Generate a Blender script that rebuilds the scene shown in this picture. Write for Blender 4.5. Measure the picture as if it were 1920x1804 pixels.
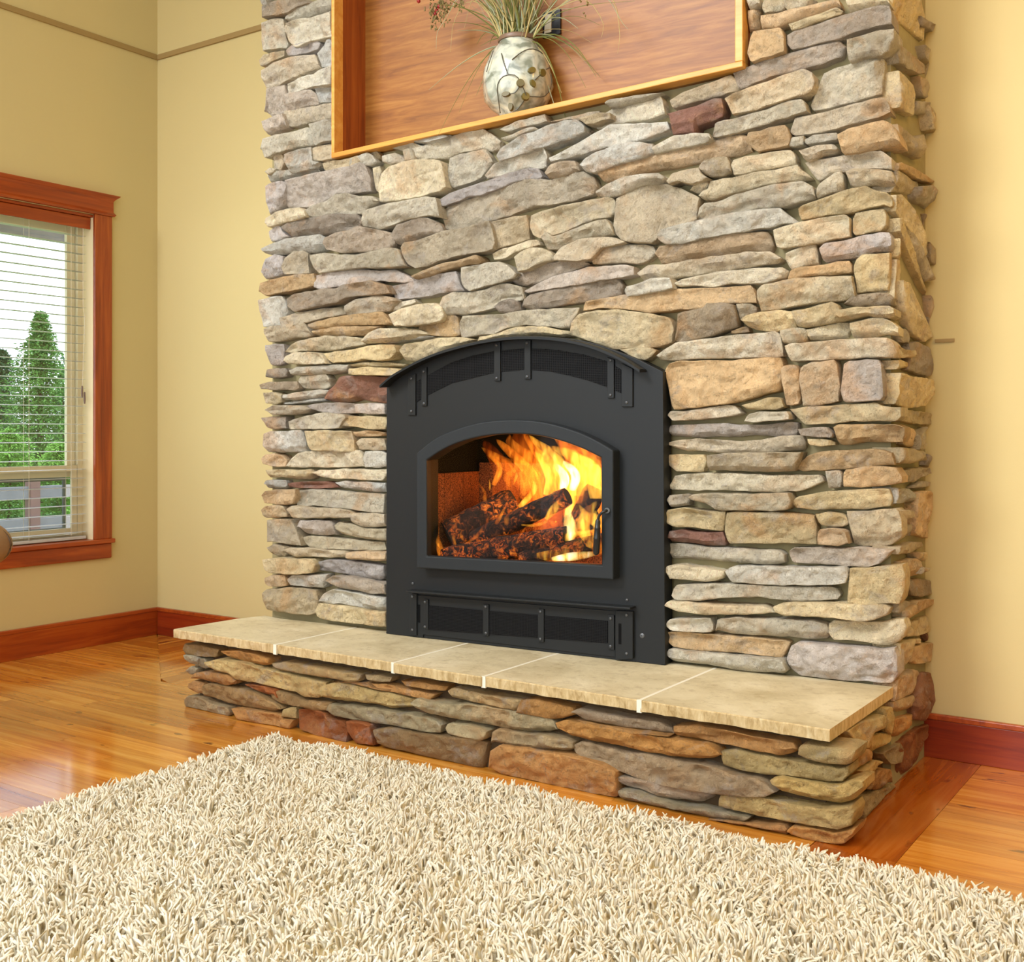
import bpy, bmesh, math, random
import numpy as np
from mathutils import Vector, Matrix, noise as mnoise

for o in list(bpy.data.objects):
    bpy.data.objects.remove(o)
SC = bpy.context.scene
COL = SC.collection
rnd = random.Random(7)

# ------------------------------------------------------------------ camera, sky, light, exposure
TH = math.radians(34.3)
CT, ST = math.cos(TH), math.sin(TH)
FPX, CXP, CYP, EYE = 2088.0, 960.0, 810.0, 1.25      # focal length and horizon row of the 1920x1804 frame

cd = bpy.data.cameras.new('camera')
cam = bpy.data.objects.new('camera', cd)
COL.objects.link(cam)
cam.location = (0, 0, EYE)
cam.rotation_euler = (math.radians(90), 0, TH)
cd.sensor_fit = 'HORIZONTAL'
cd.sensor_width = 36.0
cd.lens = 36.0 * FPX / 1920.0
cd.shift_x = 0.0
cd.shift_y = (CYP - 902.0) / 1920.0
cd.clip_start = 0.05
cd.clip_end = 200
SC.camera = cam

w = bpy.data.worlds.new('sky')
SC.world = w
w.use_nodes = True
wn = w.node_tree
bg = wn.nodes['Background']
bg.inputs[0].default_value = (0.84, 0.92, 1.0, 1)
bg.inputs[1].default_value = 2.8


def light(name, kind, loc, aim, power, color, size=1.0, size_y=None):
    d = bpy.data.lights.new(name, kind)
    d.energy = power
    d.color = color
    if kind == 'AREA':
        d.shape = 'RECTANGLE'
        d.size = size
        d.size_y = size_y or size
    elif kind == 'POINT':
        d.shadow_soft_size = size
    elif kind == 'SUN':
        d.angle = size
    o = bpy.data.objects.new(name, d)
    COL.objects.link(o)
    o.location = loc
    v = Vector(aim) - Vector(loc)
    o.rotation_euler = v.to_track_quat('-Z', 'Y').to_euler()
    return o


light('sun_light', 'SUN', (8, 6, 12), (0, 2.2, 0), 3.0, (1.0, 0.94, 0.82), 0.02)
key = light('clerestory_daylight', 'AREA', (-6.2, -10.5, 11.6), (-2.3, 3.8, 0.6), 720, (0.96, 0.97, 1.0), 4.6, 4.6)
key.data.spread = math.radians(110)
light('warm_ceiling_lamp', 'AREA', (1.1, 2.6, 3.6), (-0.8, 4.3, 0.9), 26, (1.0, 0.48, 0.08), 0.6, 0.6)

SC.view_settings.view_transform = 'Standard'
SC.view_settings.look = 'None'
SC.view_settings.exposure = 0.17
SC.view_settings.gamma = 1.0
SC.view_settings.use_curve_mapping = False
SC.cycles.max_bounces = 8
SC.cycles.transparent_max_bounces = 16
SC.cycles.use_denoising = True


# ------------------------------------------------------------------ projection of photo pixels onto real planes
def ray(px, py):
    l = (px - CXP) / FPX
    return Vector((l * CT - ST, l * ST + CT, (CYP - py) / FPX))


def lat_d(l, d):
    return Vector((l * CT - d * ST, l * ST + d * CT, 0))


EYEV = Vector((0, 0, EYE))
FA = lat_d(-1.202, 5.34)          # left and right foot of the chimney face on the hearth
FB = lat_d(1.331, 3.855)
FU = (FB - FA).normalized()
FN = Vector((FU.y, -FU.x, 0))     # towards the room
FW = (FB - FA).length
UZ = Vector((0, 0, 1))


class Plane:
    def __init__(self, p0, u, n):
        self.p0, self.u, self.n = Vector(p0), Vector(u), Vector(n)

    def loc(self, px, py, off=0.0):       # (along, height) of the photo pixel on the plane pushed off metres to the room
        r = ray(px, py)
        p = self.p0 + self.n * off
        t = (p - EYEV).dot(self.n) / r.dot(self.n)
        q = EYEV + r * t
        return ((q - self.p0).dot(self.u), q.z)

    def at(self, a, z, off=0.0):
        v = self.p0 + self.u * a + self.n * off
        return Vector((v.x, v.y, z))

    def px(self, px, py, off=0.0):
        a, z = self.loc(px, py, off)
        return self.at(a, z, off)


PF = Plane(FA, FU, FN)                                  # chimney face
SX = -1.075
PS = Plane((SX, FB.y, 0), (0, 1, 0), (1, 0, 0))         # chimney and hearth side
HY = 3.325
PH = Plane((-4.1, HY, 0), (1, 0, 0), (0, -1, 0))        # hearth front
LX, BY = -5.70, 4.46                                    # left wall, back wall
PL = Plane((LX, 0, 0), (0, 1, 0), (1, 0, 0))
PB = Plane((0, BY, 0), (1, 0, 0), (0, -1, 0))


def floor_px(px, py, z=0.0):
    r = ray(px, py)
    t = (z - EYE) / r.z
    return EYEV + r * t


# ------------------------------------------------------------------ materials
def lin(c):
    return tuple(((x / 255) / 12.92 if x / 255 <= 0.04045 else ((x / 255 + 0.055) / 1.055) ** 2.4) for x in c)


def new_mat(name):
    m = bpy.data.materials.new(name)
    m.use_nodes = True
    nt = m.node_tree
    return m, nt, nt.nodes['Principled BSDF']


def N(nt, t, **kw):
    n = nt.nodes.new(t)
    for k, v in kw.items():
        if k in n.inputs:
            n.inputs[k].default_value = v
        else:
            setattr(n, k, v)
    return n


def mixc(nt, a, b, fac, blend='MIX'):
    n = nt.nodes.new('ShaderNodeMix')
    n.data_type = 'RGBA'
    n.blend_type = blend
    for sock, v in ((n.inputs[0], fac), (n.inputs[6], a), (n.inputs[7], b)):
        if hasattr(v, 'node'):
            nt.links.new(v, sock)
        elif isinstance(v, (int, float)):
            sock.default_value = v
        else:
            sock.default_value = (*v, 1)
    return n.outputs[2]


def ramp(nt, src, stops):
    r = nt.nodes.new('ShaderNodeValToRGB')
    e = r.color_ramp.elements
    while len(e) < len(stops):
        e.new(0.5)
    for el, (p, c) in zip(e, stops):
        el.position = p
        el.color = (*c, 1) if len(c) == 3 else c
    nt.links.new(src, r.inputs[0])
    return r.outputs[0]


def noise_tex(nt, scale, detail=4, rough=0.6, vec=None, dist=0.0):
    n = nt.nodes.new('ShaderNodeTexNoise')
    n.inputs['Scale'].default_value = scale
    n.inputs['Detail'].default_value = detail
    n.inputs['Roughness'].default_value = rough
    n.inputs['Distortion'].default_value = dist
    if vec is not None:
        nt.links.new(vec, n.inputs['Vector'])
    return n.outputs[0]


def objcoord(nt, scale=(1, 1, 1), rnd_off=False):
    tc = nt.nodes.new('ShaderNodeTexCoord')
    mp = nt.nodes.new('ShaderNodeMapping')
    mp.inputs['Scale'].default_value = scale
    nt.links.new(tc.outputs['Object'], mp.inputs[0])
    if rnd_off:
        oi = nt.nodes.new('ShaderNodeObjectInfo')
        mu = nt.nodes.new('ShaderNodeMath')
        mu.operation = 'MULTIPLY'
        mu.inputs[1].default_value = 37.0
        nt.links.new(oi.outputs['Random'], mu.inputs[0])
        cb = nt.nodes.new('ShaderNodeCombineXYZ')
        for i in range(3):
            nt.links.new(mu.outputs[0], cb.inputs[i])
        nt.links.new(cb.outputs[0], mp.inputs['Location'])
    return mp.outputs[0]


def bump(nt, bs, h, strength, dist=0.01, prev=None):
    b = nt.nodes.new('ShaderNodeBump')
    b.inputs['Strength'].default_value = strength
    b.inputs['Distance'].default_value = dist
    nt.links.new(h, b.inputs['Height'])
    if prev is not None:
        nt.links.new(prev, b.inputs['Normal'])
    nt.links.new(b.outputs[0], bs.inputs['Normal'])
    return b.outputs[0]


def plain(name, rgb, rough=0.5, metal=0.0, spec=0.5, var=0.0, scale=8, bmp=0.0, bscale=200):
    m, nt, bs = new_mat(name)
    c = lin(rgb)
    bs.inputs['Base Color'].default_value = (*c, 1)
    bs.inputs['Roughness'].default_value = rough
    bs.inputs['Metallic'].default_value = metal
    bs.inputs['Specular IOR Level'].default_value = spec
    v = objcoord(nt)
    if var:
        nz = noise_tex(nt, scale, 3, 0.6, v)
        o = mixc(nt, tuple(x * (1 - var) for x in c), tuple(min(1, x * (1 + var)) for x in c), nz)
        nt.links.new(o, bs.inputs['Base Color'])
    if bmp:
        bump(nt, bs, noise_tex(nt, bscale, 3, 0.6, v), bmp, 0.002)
    return m


def stone_mat():
    m, nt, bs = new_mat('ledge_stone')
    oi = nt.nodes.new('ShaderNodeObjectInfo')
    v = objcoord(nt)
    col = oi.outputs['Color']
    n1 = ramp(nt, noise_tex(nt, 6, 5, 0.6, v, 0.6), [(0.34, (0.86, 0.83, 0.78)), (0.50, (1.08, 1.07, 1.05)), (0.66, (1.24, 1.23, 1.20))])
    c1 = mixc(nt, col, n1, 1.0, 'MULTIPLY')
    f2 = ramp(nt, noise_tex(nt, 4.5, 4, 0.6, v, 0.8), [(0.53, (0, 0, 0)), (0.68, (0.50, 0.50, 0.50))])
    c2 = mixc(nt, c1, lin((220, 168, 108)), f2)
    f4 = ramp(nt, noise_tex(nt, 6.5, 4, 0.65, objcoord(nt, (1.3, 0.9, 1.7)), 0.5), [(0.55, (0, 0, 0)), (0.66, (0.42, 0.42, 0.42))])
    c2 = mixc(nt, c2, lin((186, 176, 166)), f4)
    f3 = ramp(nt, noise_tex(nt, 60, 5, 0.75, v), [(0.34, (0.40, 0.40, 0.40)), (0.46, (0, 0, 0))])
    c3 = mixc(nt, c2, lin((128, 104, 78)), f3)
    nt.links.new(c3, bs.inputs['Base Color'])
    bs.inputs['Roughness'].default_value = 0.7
    bs.inputs['Specular IOR Level'].default_value = 0.35
    b1 = bump(nt, bs, noise_tex(nt, 32, 7, 0.74, v, 0.6), 1.0, 0.026)
    bump(nt, bs, noise_tex(nt, 110, 4, 0.75, v), 1.0, 0.008, b1)
    return m


def wood_mat(name, c_lo, c_mid, c_hi, axis=0, scale=1.0, rough=0.35, use_obj=False, knots=False, coat=0.0):
    m, nt, bs = new_mat(name)
    s = [14.0 * scale] * 3
    s[axis] = 0.9 * scale
    v = objcoord(nt, tuple(s), True)
    g = noise_tex(nt, 1.6, 6, 0.62, v, 0.7)
    c = ramp(nt, g, [(0.30, lin(c_lo)), (0.5, lin(c_mid)), (0.72, lin(c_hi))])
    if use_obj:
        oi = nt.nodes.new('ShaderNodeObjectInfo')
        c = mixc(nt, c, oi.outputs['Color'], 1.0, 'MULTIPLY')
    if knots:
        s2 = [11.0] * 3
        s2[axis] = 4.5
        v2 = objcoord(nt, tuple(s2), True)
        f = ramp(nt, noise_tex(nt, 1.5, 2, 0.5, v2), [(0.68, (0, 0, 0)), (0.745, (0.85, 0.85, 0.85))])
        c = mixc(nt, c, lin((74, 30, 12)), f)
    nt.links.new(c, bs.inputs['Base Color'])
    bs.inputs['Roughness'].default_value = rough
    bs.inputs['Coat Weight'].default_value = coat
    bs.inputs['Coat Roughness'].default_value = 0.12
    bump(nt, bs, g, 0.06, 0.003)
    return m


def emit_volume(name, color, strength):
    m = bpy.data.materials.new(name)
    m.use_nodes = True
    nt = m.node_tree
    nt.nodes.clear()
    e = nt.nodes.new('ShaderNodeEmission')
    e.inputs[0].default_value = (*color, 1)
    e.inputs[1].default_value = strength
    o = nt.nodes.new('ShaderNodeOutputMaterial')
    nt.links.new(e.outputs[0], o.inputs['Volume'])
    return m


M = {}
M['stone'] = stone_mat()
M['hearthmortar'] = plain('dark_dry_joint', (84, 64, 40), 0.95, var=0.25, scale=14)
M['mortar'] = plain('mortar', (150, 138, 100), 0.9, var=0.25, scale=14, bmp=0.6, bscale=60)
M['wall'] = plain('cream_wall_paint', (209, 190, 134), 0.72, spec=0.3, var=0.02, scale=2, bmp=0.12, bscale=120)
M['groove'] = plain('tan_picture_rail_paint', (160, 132, 80), 0.6)
M['ceiling'] = plain('ceiling_paint', (240, 230, 205), 0.8)
M['trim'] = wood_mat('stained_fir_trim', (124, 44, 8), (160, 66, 16), (188, 92, 30), axis=1, rough=0.38, coat=0.2)
M['trimx'] = wood_mat('stained_fir_baseboard', (98, 24, 5), (134, 42, 8), (158, 62, 16), axis=0, rough=0.35, coat=0.2)
M['trimy'] = wood_mat('stained_fir_baseboard_side', (124, 40, 6), (160, 64, 12), (182, 88, 26), axis=1, rough=0.35, coat=0.2)
M['trimz'] = wood_mat('stained_fir_casing', (118, 44, 8), (152, 64, 16), (182, 90, 30), axis=2, rough=0.38, coat=0.2)
M['plank'] = wood_mat('cypress_plank', (176, 102, 28), (212, 140, 48), (232, 174, 86), axis=0, scale=1.0, rough=0.13, use_obj=True, knots=True, coat=0.55)
M['plank'].node_tree.nodes['Principled BSDF'].inputs['Specular IOR Level'].default_value = 0.6
M['subfloor'] = plain('subfloor', (70, 34, 14), 0.8)
M['niche'] = wood_mat('niche_veneer', (126, 74, 22), (154, 96, 33), (176, 120, 52), axis=0, scale=1.7, rough=0.42, coat=0.05)
M['nichez'] = wood_mat('niche_side_veneer', (124, 56, 12), (152, 74, 18), (172, 94, 30), axis=2, scale=1.4, rough=0.45)
M['rail'] = wood_mat('honey_edge_trim', (206, 138, 56), (222, 160, 74), (234, 182, 100), axis=0, scale=0.8, rough=0.35)
M['steel'] = plain('black_plate_steel', (32, 34, 35), 0.45, 0.0, 0.25, var=0.04, scale=3, bmp=0.05, bscale=500)
M['cast'] = plain('black_cast_iron', (35, 39, 42), 0.5, 0.0, 0.28, var=0.06, scale=40, bmp=0.35, bscale=700)
M['dark'] = plain('blackened_steel', (9, 9, 10), 0.7, 0.0, 0.1)
M['mesh'] = plain('black_wire', (26, 26, 27), 0.6, 0.0, 0.2)
M['bolt'] = plain('bolt_steel', (96, 98, 100), 0.3, 0.3)
M['grip'] = plain('black_spring_grip', (26, 28, 30), 0.35)
M['vinyl'] = plain('cream_vinyl', (236, 224, 190), 0.4)
M['jamb'] = plain('painted_jamb', (236, 216, 172), 0.6)
M['slat'] = plain('white_slat', (196, 194, 188), 0.5)
M['screen'] = plain('grey_screen_frame', (84, 92, 96), 0.5)
M['cord'] = plain('blind_cord', (225, 215, 190), 0.7)
M['tassel'] = plain('grey_tassel', (120, 100, 90), 0.6)
M['slab'] = None
M['outletw'] = plain('white_outlet', (226, 220, 200), 0.4)
M['black'] = plain('black_plastic', (20, 20, 22), 0.4)
M['leather'] = plain('tan_leather', (140, 106, 70), 0.5, var=0.2, scale=9, bmp=0.3, bscale=90)
M['piping'] = plain('dark_piping', (84, 62, 42), 0.5)
M['needle'] = plain('spruce_needles', (74, 118, 44), 0.6, var=0.45, scale=5)
M['needle2'] = plain('dark_spruce_needles', (34, 74, 34), 0.6, var=0.45, scale=5)
M['shrub'] = plain('bright_shrub_leaves', (98, 146, 52), 0.6, var=0.4, scale=5)
M['bark'] = plain('tree_bark', (84, 64, 46), 0.9)
M['lawn'] = plain('lawn', (120, 158, 92), 0.9, var=0.3, scale=3)
M['greywood'] = plain('weathered_wood', (130, 126, 128), 0.8, var=0.2)
M['brownwood'] = plain('red_brown_bench_wood', (130, 96, 88), 0.8, var=0.2)
M['gravel'] = plain('garden_path', (168, 156, 150), 0.9, var=0.15)
M['cedar'] = plain('eave_board', (214, 186, 150), 0.7)


def slab_mat():
    m, nt, bs = new_mat('sandstone_slab')
    v = objcoord(nt)
    c = ramp(nt, noise_tex(nt, 3.5, 5, 0.6, v, 0.5), [(0.32, lin((190, 174, 136))), (0.52, lin((214, 200, 164))), (0.72, lin((228, 216, 184)))])
    f = ramp(nt, noise_tex(nt, 24, 5, 0.7, v), [(0.34, (0.35, 0.35, 0.35)), (0.48, (0, 0, 0))])
    c = mixc(nt, c, lin((150, 126, 84)), f)
    nt.links.new(c, bs.inputs['Base Color'])
    bs.inputs['Roughness'].default_value = 0.55
    b1 = bump(nt, bs, noise_tex(nt, 7, 4, 0.55, v), 0.35, 0.012)
    bump(nt, bs, noise_tex(nt, 70, 4, 0.6, v), 0.25, 0.004, b1)
    return m


def slab_edge_mat():
    m, nt, bs = new_mat('sandstone_split_edge')
    v = objcoord(nt, (38, 38, 13))
    c = ramp(nt, noise_tex(nt, 1.5, 5, 0.6, v, 0.5), [(0.32, lin((172, 144, 94))), (0.52, lin((200, 174, 126))), (0.72, lin((216, 196, 152)))])
    nt.links.new(c, bs.inputs['Base Color'])
    bs.inputs['Roughness'].default_value = 0.8
    bump(nt, bs, noise_tex(nt, 2.0, 5, 0.6, v), 0.6, 0.01)
    return m


M['slab'] = slab_mat()
M['slabedge'] = slab_edge_mat()
M['grout'] = plain('pale_grout', (236, 230, 210), 0.85, bmp=0.4, bscale=80)


def brick_mat():
    m, nt, bs = new_mat('fire_brick')
    v = objcoord(nt)
    c = ramp(nt, noise_tex(nt, 190, 2, 0.6, v), [(0.38, lin((50, 26, 12))), (0.5, lin((112, 62, 30))), (0.66, lin((150, 90, 46)))])
    nt.links.new(c, bs.inputs['Base Color'])
    bs.inputs['Roughness'].default_value = 0.9
    return m


M['brick'] = brick_mat()


def log_mat():
    m, nt, bs = new_mat('burning_log_bark')
    v = objcoord(nt)
    nz = noise_tex(nt, 38, 6, 0.72, v, 1.4)
    c = ramp(nt, nz, [(0.38, lin((8, 4, 3))), (0.52, lin((44, 20, 10))), (0.70, lin((120, 60, 26)))])
    nt.links.new(c, bs.inputs['Base Color'])
    bs.inputs['Roughness'].default_value = 0.9
    g = ramp(nt, noise_tex(nt, 7.5, 3, 0.6, v), [(0.45, (0, 0, 0)), (0.60, (1, 1, 1))])
    e = ramp(nt, nz, [(0.47, (0.0, 0.0, 0.0)), (0.55, (0.42, 0.06, 0.003)), (0.68, (0.95, 0.28, 0.02))])
    em = mixc(nt, e, g, 1.0, 'MULTIPLY')
    nt.links.new(em, bs.inputs['Emission Color'])
    bs.inputs['Emission Strength'].default_value = 1.0
    bump(nt, bs, nz, 1.0, 0.02)
    return m


M['log'] = log_mat()
M['logend'] = plain('charred_log_end', (18, 12, 10), 0.95, bmp=0.8, bscale=60)


def glass_mat(name, gloss=0.06, tint=(0.97, 0.98, 0.98)):
    m = bpy.data.materials.new(name)
    m.use_nodes = True
    nt = m.node_tree
    nt.nodes.clear()
    t = nt.nodes.new('ShaderNodeBsdfTransparent')
    t.inputs[0].default_value = (*tint, 1)
    g = nt.nodes.new('ShaderNodeBsdfGlossy')
    g.inputs['Roughness'].default_value = 0.02
    mx = nt.nodes.new('ShaderNodeMixShader')
    mx.inputs[0].default_value = gloss
    o = nt.nodes.new('ShaderNodeOutputMaterial')
    nt.links.new(t.outputs[0], mx.inputs[1])
    nt.links.new(g.outputs[0], mx.inputs[2])
    nt.links.new(mx.outputs[0], o.inputs[0])
    return m


M['glass'] = glass_mat('window_glass', 0.04)
M['stoveglass'] = glass_mat('ceramic_glass', 0.004)
M['meshglass'] = glass_mat('insect_screen_cloth', 0.0, (0.72, 0.76, 0.80))


def flame_mat(name, stops, strength, scale):
    """glowing gas: emission only, streaked along the draught"""
    m = bpy.data.materials.new(name)
    m.use_nodes = True
    nt = m.node_tree
    nt.nodes.clear()
    tc = nt.nodes.new('ShaderNodeTexCoord')
    mp = nt.nodes.new('ShaderNodeMapping')
    mp.inputs['Rotation'].default_value = (0, math.radians(28), 0)
    mp.inputs['Scale'].default_value = (scale, scale, scale * 0.26)
    nt.links.new(tc.outputs['Object'], mp.inputs[0])
    nz = noise_tex(nt, 1.0, 3, 0.55, mp.outputs[0], 1.1)
    e = nt.nodes.new('ShaderNodeEmission')
    nt.links.new(ramp(nt, nz, stops), e.inputs[0])
    e.inputs[1].default_value = strength
    o = nt.nodes.new('ShaderNodeOutputMaterial')
    nt.links.new(e.outputs[0], o.inputs['Volume'])
    return m


M['flame_o'] = flame_mat('orange_flame', [(0.40, (0.02, 0.001, 0.0)), (0.50, (0.55, 0.09, 0.003)), (0.64, (1.0, 0.30, 0.02))], 24, 30)
M['flame_r'] = flame_mat('dim_red_flame', [(0.40, (0.10, 0.008, 0.0)), (0.52, (0.42, 0.05, 0.002)), (0.66, (0.8, 0.16, 0.008))], 7, 22)
M['flame_y'] = flame_mat('yellow_flame', [(0.38, (0.10, 0.012, 0.0)), (0.50, (0.85, 0.30, 0.015)), (0.64, (1.0, 0.62, 0.08))], 34, 34)
M['flame_w'] = flame_mat('white_hot_flame', [(0.36, (0.5, 0.2, 0.02)), (0.50, (1.0, 0.70, 0.20)), (0.62, (1.0, 0.85, 0.55))], 48, 28)


def pearl_mat():
    m, nt, bs = new_mat('pearl_glaze')
    v = objcoord(nt)
    c = ramp(nt, noise_tex(nt, 14, 3, 0.5, v, 1.0), [(0.35, lin((128, 134, 118))), (0.5, lin((190, 194, 180))), (0.66, lin((224, 222, 196)))])
    nt.links.new(c, bs.inputs['Base Color'])
    bs.inputs['Roughness'].default_value = 0.18
    bs.inputs['Coat Weight'].default_value = 0.6
    return m


M['pearl'] = pearl_mat()
M['rim'] = plain('brown_vase_rim', (124, 98, 78), 0.4)
M['leafdark'] = plain('olive_inlay', (104, 92, 44), 0.35)
M['vine'] = plain('dark_vine_line', (86, 84, 72), 0.4)
M['straw'] = plain('dry_straw', (186, 168, 110), 0.7, var=0.2)
M['olive'] = plain('olive_blade', (118, 122, 60), 0.7, var=0.25)
M['sage'] = plain('sage_blade', (164, 168, 132), 0.7, var=0.2)
M['berry'] = plain('red_berry', (150, 22, 20), 0.4)
M['seed'] = plain('seed_head', (128, 112, 66), 0.8, var=0.3, scale=60)
M['rugbase'] = plain('rug_backing', (214, 196, 150), 0.95)


def yarn_mat():
    m, nt, bs = new_mat('cream_wool_yarn')
    v = objcoord(nt)
    c = ramp(nt, noise_tex(nt, 34, 3, 0.7, v), [(0.30, lin((224, 209, 174))), (0.52, lin((240, 230, 206))), (0.70, lin((248, 242, 224)))])
    nt.links.new(c, bs.inputs['Base Color'])
    bs.inputs['Roughness'].default_value = 0.85
    bs.inputs['Specular IOR Level'].default_value = 0.15
    return m


M['yarn'] = yarn_mat()


# ------------------------------------------------------------------ object helpers
def tag(o, label=None, cat=None, group=None, kind=None):
    for k, v in (('label', label), ('category', cat), ('group', group), ('kind', kind)):
        if v:
            o[k] = v
    return o


def empty(name, loc=(0, 0, 0)):
    o = bpy.data.objects.new(name, None)
    o.empty_display_size = 0.1
    COL.objects.link(o)
    o.location = loc
    return o


def link(name, mesh, mats, parent=None, smooth=False, angle=None):
    o = bpy.data.objects.new(name, mesh)
    COL.objects.link(o)
    if not isinstance(mats, (list, tuple)):
        mats = [mats]
    if not mesh.materials:
        for m in mats:
            mesh.materials.append(m)
    if smooth:
        mesh.polygons.foreach_set('use_smooth', [True] * len(mesh.polygons))
        if angle:
            mesh.set_sharp_from_angle(angle=math.radians(angle))
    if parent is not None:
        o.parent = parent
        o.matrix_parent_inverse = Matrix.Translation(-parent_loc(parent))
    return o


def parent_loc(p):
    return Vector(p.location) if p.type == 'EMPTY' else Vector((0, 0, 0))


def obj(name, bm, mats, parent=None, smooth=False, angle=None, fix=True):
    if fix:
        bmesh.ops.recalc_face_normals(bm, faces=bm.faces)
    me = bpy.data.meshes.new(name)
    bm.to_mesh(me)
    bm.free()
    return link(name, me, mats, parent, smooth, angle)


def bevel(o, wdt, seg=2, ang=35):
    b = o.modifiers.new('bevel', 'BEVEL')
    b.width = wdt
    b.segments = seg
    b.limit_method = 'ANGLE'
    b.angle_limit = math.radians(ang)
    return o


def box_bm(x0, x1, y0, y1, z0, z1, bm=None, mat=0):
    bm = bm or bmesh.new()
    v = [bm.verts.new((x, y, z)) for x in (x0, x1) for y in (y0, y1) for z in (z0, z1)]
    for f in ((0, 1, 3, 2), (4, 6, 7, 5), (0, 4, 5, 1), (2, 3, 7, 6), (0, 2, 6, 4), (1, 5, 7, 3)):
        bm.faces.new([v[i] for i in f]).material_index = mat
    return bm


def box(name, x0, x1, y0, y1, z0, z1, m, parent=None, bev=0.0):
    o = obj(name, box_bm(x0, x1, y0, y1, z0, z1), m, parent)
    if bev:
        bevel(o, bev)
    return o


def prism_bm(front, back, bm=None):
    bm = bm or bmesh.new()
    f = [bm.verts.new(p) for p in front]
    b = [bm.verts.new(p) for p in back]
    bm.faces.new(f)
    bm.faces.new(list(reversed(b)))
    n = len(f)
    for i in range(n):
        bm.faces.new((f[i], b[i], b[(i + 1) % n], f[(i + 1) % n]))
    return bm


def prism(name, pl, pts, o0, o1, m, parent, bev=0.0, ref=None):
    """a solid from photo outline pts: front face at o1 in front of plane pl, back at o0"""
    ref = o1 if ref is None else ref
    az = [pl.loc(x, y, ref) for x, y in pts]
    o = obj(name, prism_bm([pl.at(a, z, o1) for a, z in az], [pl.at(a, z, o0) for a, z in az]), m, parent)
    if bev:
        bevel(o, bev)
    return o


def ring_bm(outer, inner, pl, o0, o1, inner_back=None):
    """plate with a hole: outer/inner loops of (a, z)"""
    bm = bmesh.new()
    ed = []
    loops = []
    for lp in (outer, inner):
        vs = [bm.verts.new(pl.at(a, z, o1)) for a, z in lp]
        loops.append(vs)
        for i in range(len(vs)):
            ed.append(bm.edges.new((vs[i], vs[(i + 1) % len(vs)])))
    bmesh.ops.triangle_fill(bm, edges=ed, use_beauty=True)
    for vs, lp, ob in ((loops[0], outer, o0), (loops[1], inner, o0 if inner_back is None else inner_back)):
        bk = [bm.verts.new(pl.at(a, z, ob)) for a, z in lp]
        for i in range(len(vs)):
            j = (i + 1) % len(vs)
            bm.faces.new((vs[i], bk[i], bk[j], vs[j]))
    return bm


def tube_bm(pts, radii, sides=8, bm=None, caps=True):
    bm = bm or bmesh.new()
    pts = [Vector(p) for p in pts]
    rings = []
    up = Vector((0.13, 0.21, 0.97))
    for i, p in enumerate(pts):
        d = (pts[min(i + 1, len(pts) - 1)] - pts[max(i - 1, 0)]).normalized()
        x = d.cross(up)
        if x.length < 1e-3:
            x = d.cross(Vector((1, 0, 0)))
        x.normalize()
        y = d.cross(x).normalized()
        r = radii[i] if hasattr(radii, '__len__') else radii
        rings.append([bm.verts.new(p + (x * math.cos(t) + y * math.sin(t)) * r)
                      for t in (2 * math.pi * k / sides for k in range(sides))])
    for a, b in zip(rings, rings[1:]):
        for k in range(sides):
            bm.faces.new((a[k], a[(k + 1) % sides], b[(k + 1) % sides], b[k]))
    if caps:
        bm.faces.new(list(reversed(rings[0])))
        bm.faces.new(rings[-1])
    return bm


def catmull(pts, n):
    pts = [Vector(p) for p in pts]
    P = [pts[0] * 2 - pts[1]] + pts + [pts[-1] * 2 - pts[-2]]
    out = []
    segs = len(pts) - 1
    for k in range(n + 1):
        u = k / n * segs
        i = min(int(u), segs - 1)
        t = u - i
        a, b, c, d = P[i], P[i + 1], P[i + 2], P[i + 3]
        out.append(0.5 * ((2 * b) + (c - a) * t + (2 * a - 5 * b + 4 * c - d) * t * t + (3 * b - a - 3 * c + d) * t ** 3))
    return out


def lathe_bm(profile, center, seg=40):
    bm = bmesh.new()
    rings = []
    for r, z in profile:
        rings.append([bm.verts.new((center[0] + r * math.cos(t), center[1] + r * math.sin(t), z))
                      for t in (2 * math.pi * k / seg for k in range(seg))])
    for a, b in zip(rings, rings[1:]):
        for k in range(seg):
            bm.faces.new((a[k], a[(k + 1) % seg], b[(k + 1) % seg], b[k]))
    return bm

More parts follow.
